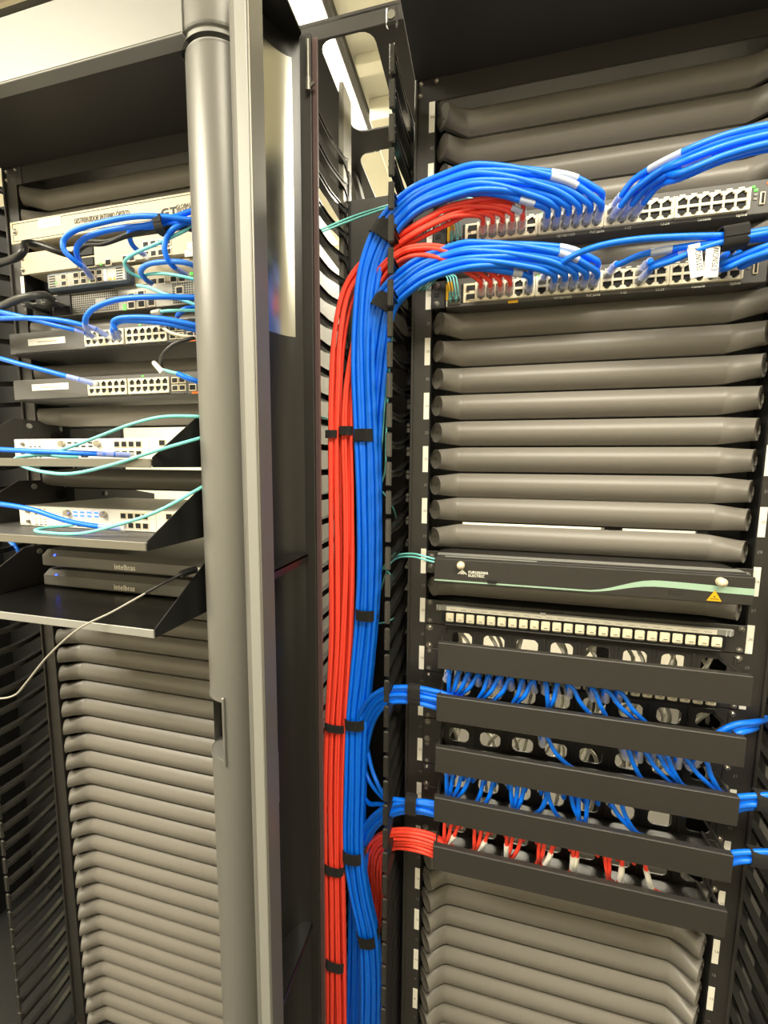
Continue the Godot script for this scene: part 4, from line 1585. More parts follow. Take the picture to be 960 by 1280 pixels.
	# black desktop unit farther back
	t = thing("desktop_unit", "black finned desktop unit at the back, seen over the middle shelf's white appliance", "computer", Vector3(-0.72, 1.3625, -0.22))
	st = S()
	box2(st, Vector3(-0.835, 1.3625, -0.28), Vector3(-0.66, 1.424, -0.16), 0.002)
	wpart("case", st, M.deep_black, t)
	for k in 26:
		st = S()
		bx(st, Vector3(-0.832 + 0.0067 * k, 1.428, -0.2), Vector3(0.002, 0.008, 0.08), 0.0003)
		wpart("fin", st, M.powder_black, t)
	st = S()
	bx(st, Vector3(-0.82, 1.409, -0.1595), Vector3(0.006, 0.005, 0.001))
	wpart("mark", st, M.white_ink, t)
	st = S()
	bx(st, Vector3(-0.695, 1.408, -0.1595), Vector3(0.014, 0.004, 0.001))
	wpart("usb_socket", st, M.blue_jacket, t)

# ---------------------------------------------------------------- cables
func cable(label: String, group: String, m: String, r: float, pts: Array, called := "network_cable", sub := 6, sides := 8) -> MeshInstance3D:
	var q := spline(pts, sub)
	var o: Vector3 = q[0]
	for i in q.size():
		q[i] -= o
	var st := S()
	tube(st, q, r, sides)
	var n := MeshInstance3D.new()
	n.name = numbered(called)
	n.mesh = st.commit()
	n.material_override = M[m]
	n.position = o
	add_child(n)
	tag(n, label, "cable", group)
	n.set_meta("path", q)
	return n

func sleeve(n: MeshInstance3D, a: float, b: float, r: float, m := "label_white") -> void:
	var q: PackedVector3Array = n.get_meta("path")
	var i0 := int(a * (q.size() - 1))
	var i1 := maxi(i0 + 1, int(b * (q.size() - 1)))
	var st := S()
	tube(st, q.slice(i0, i1 + 1), r, 10)
	part("label_sleeve", st.commit(), M[m], n)

func plug(n: MeshInstance3D, at: Vector3, along: Vector3, m := "clear_plug") -> void:
	if not shared.has("plug"):
		var st := S()
		bx(st, Vector3(0, 0, 0.006), Vector3(0.0112, 0.0078, 0.016), 0.0006)
		bx(st, Vector3(0, 0.0052, 0.012), Vector3(0.0062, 0.0012, 0.016), 0.0003, Basis(Vector3(1, 0, 0), -0.12))
		cyl(st, Vector3(0, 0, 0.014), Vector3(0, 0, 0.0215), 0.0062, 0.0058, 12)
		cyl(st, Vector3(0, 0, 0.0215), Vector3(0, 0, 0.031), 0.0058, 0.0046, 12)
		shared["plug"] = st.commit()
	var z := along.normalized()
	var x := Vector3.UP.cross(z).normalized()
	part("plug", shared["plug"], M[m], n, at - n.position, Basis(x, z.cross(x), z))

func shifted(guide: Array, u: float, v: float, wander := 0.0, seed_ := 0) -> Array:
	var out := []
	for i in guide.size():
		var t: Vector3 = (guide[mini(i + 1, guide.size() - 1)] - guide[maxi(i - 1, 0)])
		t.z = 0
		t = t.normalized()
		var w := sin(i * 1.7 + seed_ * 2.3) * wander
		out.append(guide[i] + Vector3(-t.y, t.x, 0) * (u + w) + Vector3(0, 0, v + cos(i * 1.3 + seed_ * 1.9) * wander))
	return out

func strap_thing(label: String, c: Vector3, axis: Vector3, a: float, b: float, wide: float, m := "hook_fabric") -> void:
	var t := thing("hook_and_loop_strap", label, "cable strap", c, "black straps on the cable bundles")
	var st := S()
	var side := Vector3(-axis.y, axis.x, 0)
	strap(st, Vector3.ZERO, axis, side, a, b, wide)
	part("band", st.commit(), M[m], t)
	st = S()
	bx(st, Vector3.ZERO, Vector3(a * 0.9, wide * 0.96, 0.0012), 0.0004)
	var n := axis.normalized()
	part("overlap_end", st.commit(), M[m], t, side.normalized() * a * 0.25 + Vector3(0, 0, b + 0.0018), Basis(side.normalized(), n, side.normalized().cross(n)))

const BR := 0.0041
const RR := 0.0032

func vertical_bundles() -> void:
	var straps := [
		["black strap round the blue arch that leaves the upper 48-port switch", Vector3(-0.3086, 1.8421, 0.044), Vector3(-0.3174, 1.8302, 0.044) - Vector3(-0.2998, 1.8538, 0.044), 0.0225, 0.0135, 0.027],
		["black strap round the blue arch that leaves the lower 48-port switch", Vector3(-0.3094, 1.7374, 0.042), Vector3(-0.3184, 1.7236, 0.042) - Vector3(-0.3004, 1.7511, 0.042), 0.0195, 0.013, 0.024],
		["black strap on the blue bundle level with the pair of clips on the red bundle", Vector3(-0.3492, 1.5333, 0.014), Vector3(0, 1, 0), 0.0195, 0.022, 0.021],
		["black strap on the blue bundle level with the label strip of white jacks", Vector3(-0.3455, 1.2189, 0.012), Vector3(0, 1, 0), 0.0185, 0.022, 0.019],
		["black strap on the blue bundle just under the blue branch to the second cover bar", Vector3(-0.3664, 1.0075, 0.01), Vector3(-0.05, 1, 0), 0.02, 0.022, 0.019],
		["black strap on the blue bundle beside the red branch to the lowest cover bar", Vector3(-0.3716, 0.7328, 0.008), Vector3(0, 1, 0), 0.0205, 0.022, 0.022],
		["lowest black strap in view on the blue bundle, where it swings aside", Vector3(-0.3428, 0.5542, 0.006), Vector3(-0.15, 1, 0), 0.0195, 0.02, 0.021],
		["black strap on the red bundle level with the second cover bar from the top", Vector3(-0.405, 0.9937, 0.016), Vector3(0, 1, 0), 0.0205, 0.013, 0.015],
		["black strap on the red bundle level with the lowest cover bar", Vector3(-0.4096, 0.6961, 0.016), Vector3(0.03, 1, 0), 0.02, 0.013, 0.018],
		["lowest black strap in view on the red bundle", Vector3(-0.4088, 0.4808, 0.014), Vector3(0.05, 1, 0), 0.0205, 0.013, 0.021],
		["narrow black clip on the strand of red cables next to the open bowed door", Vector3(-0.4085, 1.5364, 0.018), Vector3(0, 1, 0), 0.0105, 0.013, 0.013],
		["narrow black clip on the strand of red cables next to the blue bundle", Vector3(-0.3813, 1.5414, 0.02), Vector3(0, 1, 0), 0.0115, 0.013, 0.015],
		["black strap on the blue branch that runs to the second cover bar", Vector3(-0.2512, 1.096, 0.05), Vector3(1, 0.02, 0), 0.0165, 0.007, 0.021],
		["black strap on the blue branch that runs to the fourth cover bar", Vector3(-0.2537, 0.8912, 0.049), Vector3(1, -0.02, 0), 0.0165, 0.009, 0.019],
		["black strap on the blue cables at the outer end of the middle cover bar", Vector3(0.2581, 1.009, 0.05), Vector3(1, 0.0, 0), 0.0125, 0.009, 0.026],
		["black strap on the blue cables at the outer end of the fourth cover bar", Vector3(0.2594, 0.9154, 0.045), Vector3(1, 0.0, 0), 0.0115, 0.009, 0.02],
		["black strap on the blue cables that cross in front of the lower 48-port switch", Vector3(0.1426, 1.768, 0.075), Vector3(1, 0.08, 0), 0.0125, 0.009, 0.027],
	]
	for s in straps:
		strap_thing(s[0], s[1], s[2], s[3], s[4], s[5])

func lead(e: Vector3, g: Vector3, rise: float, out: float) -> Array:
	var d := g - e
	return [e + Vector3(0, 0, -0.022), e, e + Vector3(d.x * 0.03, 0.004, 0.012), e + d * 0.32 + Vector3(0, rise, out)]

func switch_cables() -> void:
	var up_blue := [Vector3(-0.1674, 1.8778, 0.078), Vector3(-0.223, 1.8745, 0.074), Vector3(-0.2691, 1.8661, 0.062), Vector3(-0.3106, 1.8378, 0.046), Vector3(-0.3352, 1.7888, 0.04), Vector3(-0.3454, 1.7177, 0.036), Vector3(-0.3477, 1.6431, 0.032), Vector3(-0.3449, 1.5325, 0.026), Vector3(-0.3422, 1.4304, 0.024), Vector3(-0.3409, 1.3174, 0.022), Vector3(-0.344, 1.2219, 0.02), Vector3(-0.3542, 1.1076, 0.02), Vector3(-0.3639, 1.0113, 0.018), Vector3(-0.3669, 0.8814, 0.018), Vector3(-0.369, 0.7413, 0.016), Vector3(-0.3597, 0.6495, 0.014), Vector3(-0.3414, 0.5609, 0.014), Vector3(-0.3349, 0.466, 0.012), Vector3(-0.3369, 0.309, 0.008), Vector3(-0.3434, 0.0942, 0)]
	var low_blue := [Vector3(-0.1752, 1.7784, 0.078), Vector3(-0.2207, 1.7752, 0.074), Vector3(-0.2626, 1.7655, 0.062), Vector3(-0.3063, 1.7377, 0.044), Vector3(-0.3226, 1.6867, 0.03), Vector3(-0.3322, 1.6324, 0.018), Vector3(-0.3415, 1.5337, 0.008), Vector3(-0.3415, 1.4292, 0.006), Vector3(-0.3412, 1.3137, 0.005), Vector3(-0.3455, 1.2161, 0.004), Vector3(-0.3549, 1.0985, 0.002), Vector3(-0.3663, 0.9997, 0), Vector3(-0.3694, 0.8666, 0), Vector3(-0.3709, 0.7251, 0), Vector3(-0.3596, 0.6319, -0.002), Vector3(-0.3408, 0.5414, -0.002), Vector3(-0.3341, 0.4446, -0.004), Vector3(-0.3378, 0.2838, -0.008), Vector3(-0.3431, 0.0726, -0.012)]
	var up_red := [Vector3(-0.2063, 1.8471, 0.062), Vector3(-0.242, 1.8393, 0.056), Vector3(-0.2764, 1.8304, 0.046), Vector3(-0.3161, 1.8199, 0.028), Vector3(-0.3578, 1.8046, 0.014), Vector3(-0.3844, 1.7705, 0.01), Vector3(-0.3986, 1.7033, 0.011), Vector3(-0.4037, 1.6228, 0.014), Vector3(-0.4055, 1.5336, 0.018), Vector3(-0.4046, 1.4284, 0.018), Vector3(-0.4036, 1.3126, 0.018), Vector3(-0.4058, 1.1619, 0.018), Vector3(-0.4171, 0.9917, 0.016), Vector3(-0.4213, 0.8349, 0.016), Vector3(-0.4206, 0.6933, 0.016), Vector3(-0.421, 0.4767, 0.014), Vector3(-0.4245, 0.2746, 0.008), Vector3(-0.4309, 0.0543, 0)]
	var low_red := [Vector3(-0.2143, 1.7864, 0.072), Vector3(-0.2454, 1.796, 0.068), Vector3(-0.2815, 1.7974, 0.056), Vector3(-0.3173, 1.7819, 0.038), Vector3(-0.3489, 1.7422, 0.02), Vector3(-0.3671, 1.6741, 0.015), Vector3(-0.3761, 1.6076, 0.018), Vector3(-0.3798, 1.5332, 0.02), Vector3(-0.3785, 1.4292, 0.02), Vector3(-0.3771, 1.3147, 0.02), Vector3(-0.3825, 1.1645, 0.018), Vector3(-0.3945, 0.9954, 0.016), Vector3(-0.3999, 0.8395, 0.016), Vector3(-0.3987, 0.699, 0.016), Vector3(-0.3968, 0.4847, 0.014), Vector3(-0.3977, 0.2851, 0.008), Vector3(-0.403, 0.067, 0)]
	var rows := ["upper", "lower"]
	var sws := ["upper", "lower"]
	for sw in 2:
		# blue cables: second port group (and one column of the first on the lower switch)
		var cols := [6, 7, 8, 9, 10, 11]
		if sw == 1:
			cols = [5, 7, 8, 9, 10, 11]
		for k in 6:
			for row in 2:
				var p := port_at(sw, cols[k], row)
				var e := p + Vector3(0, 0.001, 0.029)
				var u: float = lerpf(0.0155, -0.0155, k / 5.0) + (0.0012 if row == 0 else -0.0012)
				var v := 0.0042 if (k + row) % 2 == 0 else -0.0035
				var g := shifted(up_blue if sw == 0 else low_blue, u, v, 0.0009, k * 2 + row)
				var pts := lead(e, g[0], 0.003 + 0.0018 * k, 0.012)
				pts.append_array(g)
				var c := cable("blue cable, %s port row, %s blue plug past the red ones, %s 48-port switch" % [rows[row], NTH[k], sws[sw]], "blue cables arching from the %s 48-port switch" % sws[sw], "blue_jacket", BR, pts)
				plug(c, p, Vector3(0, 0.06, 1))
				if (k in [3, 5] and row == 0) or (k in [0, 5] and row == 1):
					sleeve(c, 0.118, 0.141, BR + 0.0006, "clear_sleeve")
		# red cables
		var n: int = [5, 4][sw]
		for k in n:
			for row in 2:
				var p := port_at(sw, k + (0 if sw == 0 else 0), row)
				var e := p + Vector3(0, 0.001, 0.029)
				var idx := (n - 1 - k) * 2 + row
				var u: float = lerpf(-0.0085, 0.0085, float(idx) / (n * 2 - 1)) + (0.0015 if row == 0 else -0.0015)
				var v: float = [0.0062, 0.0, -0.006][idx % 3]
				var g := shifted(up_red if sw == 0 else low_red, u, v, 0.0009, idx)
				var pts := lead(e, g[0], 0.003 + 0.0012 * k, 0.012)
				pts.append_array(g)
				var c := cable("red cable, %s port row, %s red plug past the fibre module, %s 48-port switch" % [rows[row], NTH[k], sws[sw]], "red cables arching from the %s 48-port switch" % sws[sw], "red_jacket", RR, pts)
				plug(c, p, Vector3(0, 0.06, 1))
				if sw == 0 and k == 4:
					sleeve(c, 0.1, 0.125, RR + 0.0009, "clear_sleeve")
	# blue cables leaving over the far side
	var ends := [[157, 192], [163, 199], [168, 206], [173, 212], [178, 217], [183, 222]]
	var over := [
		[Vector3(0.0728, 1.8644, 0.092), Vector3(0.1128, 1.8709, 0.1), Vector3(0.1548, 1.8686, 0.11), Vector3(0.2455, 1.8621, 0.12)], [Vector3(0.0739, 1.8602, 0.09), Vector3(0.1141, 1.8669, 0.098), Vector3(0.1563, 1.8648, 0.108), Vector3(0.2462, 1.8566, 0.12)],
		[Vector3(0.0722, 1.8511, 0.096), Vector3(0.1138, 1.8596, 0.1), Vector3(0.1548, 1.8573, 0.112), Vector3(0.2469, 1.8503, 0.12)], [Vector3(0.0761, 1.8516, 0.086), Vector3(0.1176, 1.8592, 0.092), Vector3(0.1612, 1.8596, 0.1), Vector3(0.254, 1.8509, 0.11)],
		[Vector3(0.0731, 1.8394, 0.096), Vector3(0.113, 1.8467, 0.104), Vector3(0.1546, 1.8468, 0.114), Vector3(0.248, 1.8401, 0.12)], [Vector3(0.077, 1.8396, 0.086), Vector3(0.1175, 1.8482, 0.094), Vector3(0.1621, 1.8502, 0.1), Vector3(0.2552, 1.8405, 0.11)]]
	for k in 3:
		for row in 2:
			var p := port_at(0, 12 + k, row)
			var e := p + Vector3(0.004, 0.002, 0.029)
			var pts := [e + Vector3(-0.003, 0, -0.022), e, e + Vector3(0.012, 0.011, 0.016)]
			pts.append_array(over[k * 2 + row])
			var c := cable("blue cable sweeping up past empty ports, %s row, %s plug, upper 48-port switch" % [rows[row], NTH[k]], "blue cables sweeping past the empty ports of the upper 48-port switch", "blue_jacket", BR, pts)
			plug(c, p, Vector3(0.12, 0.08, 1))
			if (k + row) % 2 == 0 and k < 2:
				sleeve(c, 0.40 + 0.12 * k, 0.50 + 0.12 * k, BR + 0.0006, "clear_sleeve")
	# cables that cross in front of the lower switch
	var cross := [
		[6, 0, [Vector3(-0.0547, 1.7658, 0.055), Vector3(-0.0354, 1.7696, 0.072), Vector3(-0.0046, 1.7744, 0.078), Vector3(0.0372, 1.7756, 0.08), Vector3(0.0826, 1.7733, 0.08), Vector3(0.141, 1.7695, 0.078), Vector3(0.1846, 1.7707, 0.08), Vector3(0.2776, 1.7697, 0.09)], "long blue cable crossing the blank panel between the 48-port switches into the strap"],
		[12, 0, [Vector3(0.0232, 1.7602, 0.05), Vector3(0.0437, 1.7638, 0.062), Vector3(0.0782, 1.7643, 0.07), Vector3(0.1123, 1.7644, 0.074), Vector3(0.1432, 1.7665, 0.074), Vector3(0.1871, 1.767, 0.076), Vector3(0.2783, 1.7628, 0.09)], "blue cable from the lower 48-port switch's first plug past the cable arch, into the strap"],
		[15, 0, [Vector3(0.0626, 1.7552, 0.05), Vector3(0.0798, 1.758, 0.062), Vector3(0.1017, 1.7627, 0.068), Vector3(0.1219, 1.7652, 0.072), Vector3(0.1443, 1.7655, 0.072), Vector3(0.1886, 1.7632, 0.074), Vector3(0.279, 1.7568, 0.09)], "blue cable from the lower 48-port switch, upper of two plugs just before the white tags"],
		[15, 1, [Vector3(0.0622, 1.7499, 0.055), Vector3(0.08, 1.7504, 0.068), Vector3(0.1006, 1.7561, 0.074), Vector3(0.1213, 1.7605, 0.078), Vector3(0.1406, 1.7629, 0.08), Vector3(0.1828, 1.7652, 0.084), Vector3(0.2778, 1.7671, 0.09)], "blue cable from the lower 48-port switch, lower of two plugs just before the white tags"],
		[21, 0, [Vector3(0.1378, 1.7451, 0.06), Vector3(0.1587, 1.7489, 0.07), Vector3(0.1822, 1.7528, 0.08), Vector3(0.2789, 1.7577, 0.09)], "blue cable from the lower 48-port switch, upper row, first plug past the white tags"],
		[22, 0, [Vector3(0.1487, 1.7411, 0.06), Vector3(0.1658, 1.7454, 0.07), Vector3(0.1851, 1.7479, 0.08), Vector3(0.2797, 1.7508, 0.09)], "blue cable from the lower 48-port switch, upper row, second plug past the white tags"],
		[21, 1, [Vector3(0.1428, 1.7369, 0.062), Vector3(0.1616, 1.7421, 0.072), Vector3(0.1843, 1.7443, 0.082), Vector3(0.2802, 1.7456, 0.09)], "blue cable from the lower 48-port switch, lower row, first plug past the white tags"],
		[23, 0, [Vector3(0.1658, 1.7428, 0.05), Vector3(0.1794, 1.747, 0.055), Vector3(0.1977, 1.7494, 0.06), Vector3(0.2942, 1.7505, 0.07)], "blue cable from the lower 48-port switch, last plug before its usb socket"],
	]
	for q in cross:
		var p := port_at(1, q[0], q[1])
		var e := p + Vector3(0.004, 0.002, 0.029)
		var pts := [e + Vector3(-0.003, 0, -0.022), e]
		pts.append_array(q[2])
		var c := cable(q[3], "blue cables crossing before the lower 48-port switch", "blue_jacket", BR, pts)
		plug(c, p, Vector3(0.1, 0.07, 1))
		if q[0] == 15 and q[1] == 0 or q[0] == 12:
			sleeve(c, 0.42, 0.5, BR + 0.0006, "clear_sleeve")
	cable("thick black cable passing behind the strap near the lower 48-port switch", "", "black_jacket", 0.005, [Vector3(0.1385, 1.7738, 0.012), Vector3(0.1541, 1.772, 0.03), Vector3(0.1764, 1.7708, 0.04), Vector3(0.2014, 1.7699, 0.05), Vector3(0.2922, 1.7683, 0.07)], "power_cable")
	# white tags hanging from the cables
	for k in 2:
		var a: Vector3 = [Vector3(0.1005, 1.759, 0.078), Vector3(0.1207, 1.7573, 0.079)][k]
		var t := thing("cable_tag", ["white printed cable tag before the lower 48-port switch, the tilted one", "white printed cable tag before the lower 48-port switch, the straight-hanging one beside the strap"][k], "cable tag", a)
		var st := S()
		bx(st, Vector3(0, -0.018, 0), Vector3(0.0155, 0.036, 0.0006), 0.0002)
		var turn: Basis = Basis(Vector3(0, 0, 1), 0.17 if k == 0 else 0.0)
		part("flag", st.commit(), M.label_white, t, Vector3.ZERO, turn)
		st = S()
		tube(st, PackedVector3Array([Vector3(-0.006, 0.0015, -0.003), Vector3(0.006, 0.0015, -0.003)]), 0.0045, 10)
		part("wrap", st.commit(), M.label_white, t, Vector3.ZERO, turn)
		words("lettering", ["IS1SNOW", "ETSNOWN"][k], turn * Vector3(0.0035, -0.0285, 0.0003), 0.0062, M.ink, t, turn * Basis(Vector3(0, 0, 1), PI / 2), false, 0.85)
	# unconnected clear plug
	# branches from the bundle into the horizontal managers
	var b2 := [Vector3(-0.3891, 0.1465, -0.03), Vector3(-0.3776, 0.4441, -0.022), Vector3(-0.3726, 0.7304, -0.016), Vector3(-0.367, 0.8946, -0.008), Vector3(-0.3559, 0.9774, 0.008), Vector3(-0.3343, 1.0421, 0.03), Vector3(-0.3011, 1.0836, 0.046), Vector3(-0.2539, 1.0956, 0.05), Vector3(-0.2128, 1.0943, 0.052), Vector3(-0.1864, 1.0874, 0.048), Vector3(-0.1548, 1.0826, 0.046)]
	for k in 5:
		cable("blue cable in the branch to the second cover bar, %s from its top edge" % NTH[k], "blue branch to the second cover bar", "blue_jacket", BR, shifted(b2, 0.0136 - 0.0068 * k, 0.0015 if k % 2 == 0 else -0.0015, 0.0006, k))
	var b4 := [Vector3(-0.3817, 0.1496, -0.03), Vector3(-0.373, 0.6013, -0.018), Vector3(-0.3644, 0.7138, -0.006), Vector3(-0.3471, 0.7856, 0.014), Vector3(-0.3134, 0.8462, 0.036), Vector3(-0.2817, 0.8769, 0.045), Vector3(-0.2451, 0.8915, 0.049), Vector3(-0.2125, 0.8937, 0.052), Vector3(-0.1757, 0.8816, 0.046)]
	for k in 4:
		cable("blue cable climbing into the branch to the fourth cover bar, %s from its top edge" % NTH[k], "blue branch to the fourth cover bar, from below", "blue_jacket", BR, shifted(b4, 0.006 - 0.0066 * k, 0.001 if k % 2 == 0 else -0.002, 0.0006, k))
	var b4u := [
		[Vector3(-0.359, 1.0587, -0.012), Vector3(-0.3543, 0.972, -0.008), Vector3(-0.3426, 0.9248, 0.004), Vector3(-0.3256, 0.8996, 0.02), Vector3(-0.3022, 0.8887, 0.04), Vector3(-0.2742, 0.8927, 0.047), Vector3(-0.2452, 0.8991, 0.049), Vector3(-0.2129, 0.9025, 0.05), Vector3(-0.1759, 0.8891, 0.046)],
		[Vector3(-0.3627, 1.0245, -0.014), Vector3(-0.359, 0.9213, -0.008), Vector3(-0.3451, 0.8896, 0.006), Vector3(-0.3213, 0.8794, 0.024), Vector3(-0.2962, 0.8805, 0.04), Vector3(-0.2718, 0.8845, 0.044), Vector3(-0.2458, 0.891, 0.045), Vector3(-0.2132, 0.8929, 0.046), Vector3(-0.176, 0.8825, 0.042)],
		[Vector3(-0.364, 0.8907, -0.014), Vector3(-0.3604, 0.8535, -0.008), Vector3(-0.3443, 0.8398, 0.008), Vector3(-0.317, 0.8594, 0.028), Vector3(-0.2931, 0.8717, 0.04), Vector3(-0.2677, 0.8774, 0.042), Vector3(-0.2461, 0.8822, 0.042), Vector3(-0.2135, 0.8833, 0.042), Vector3(-0.176, 0.8777, 0.04)]]
	for k in 3:
		cable("blue cable dropping into the branch to the fourth cover bar, %s strand" % ["steepest", "middle", "flattest"][k], "blue branch to the fourth cover bar, from above", "blue_jacket", BR, b4u[k])
	var b5 := [Vector3(-0.4189, -0.0946, -0.06), Vector3(-0.3933, 0.1933, -0.066), Vector3(-0.3649, 0.4061, -0.07), Vector3(-0.3483, 0.5519, -0.06), Vector3(-0.3452, 0.6507, -0.034), Vector3(-0.3282, 0.7358, 0), Vector3(-0.2966, 0.7909, 0.028), Vector3(-0.256, 0.8195, 0.046), Vector3(-0.2166, 0.824, 0.052), Vector3(-0.1875, 0.8068, 0.046)]
	for k in 12:
		var row := k / 6
		cable("red cable in the branch to the lowest cover bar, %s of its %s layer" % [NTH[k % 6], ["outer", "inner"][row]], "red branch to the lowest cover bar", "red_jacket", RR, shifted(b5, 0.0165 - 0.0066 * (k % 6), 0.003 - 0.0062 * row, 0.0006, k))
	# ends leaving the covers on the far side
	var outs := [
		[[Vector3(0.1623, 1.0673, 0.04), Vector3(0.1946, 1.0867, 0.045), Vector3(0.2151, 1.1097, 0.05), Vector3(0.2356, 1.1115, 0.04), Vector3(0.268, 1.0951, 0), Vector3(0.3028, 1.0746, -0.05)], 3, "second cover bar"],
		[[Vector3(0.1593, 0.9672, 0.04), Vector3(0.2083, 0.9824, 0.045), Vector3(0.2295, 1.0003, 0.05), Vector3(0.2521, 1.0094, 0.052), Vector3(0.2814, 1.0153, 0.05), Vector3(0.3593, 1.0154, 0.03)], 4, "middle cover bar"],
		[[Vector3(0.1666, 0.8716, 0.04), Vector3(0.2069, 0.8852, 0.043), Vector3(0.2325, 0.9069, 0.046), Vector3(0.2588, 0.9162, 0.046), Vector3(0.2835, 0.9215, 0.045), Vector3(0.3684, 0.9282, 0.03)], 3, "fourth cover bar"]]
	for q in outs:
		for k in q[1]:
			cable("blue cable leaving the outer end of the %s, %s from its upper edge" % [q[2], NTH[k]], "blue cables at the outer end of the " + q[2], "blue_jacket", BR, shifted(q[0], 0.0098 - 0.0066 * k, 0.002 if k % 2 == 0 else -0.001, 0.0004, k))

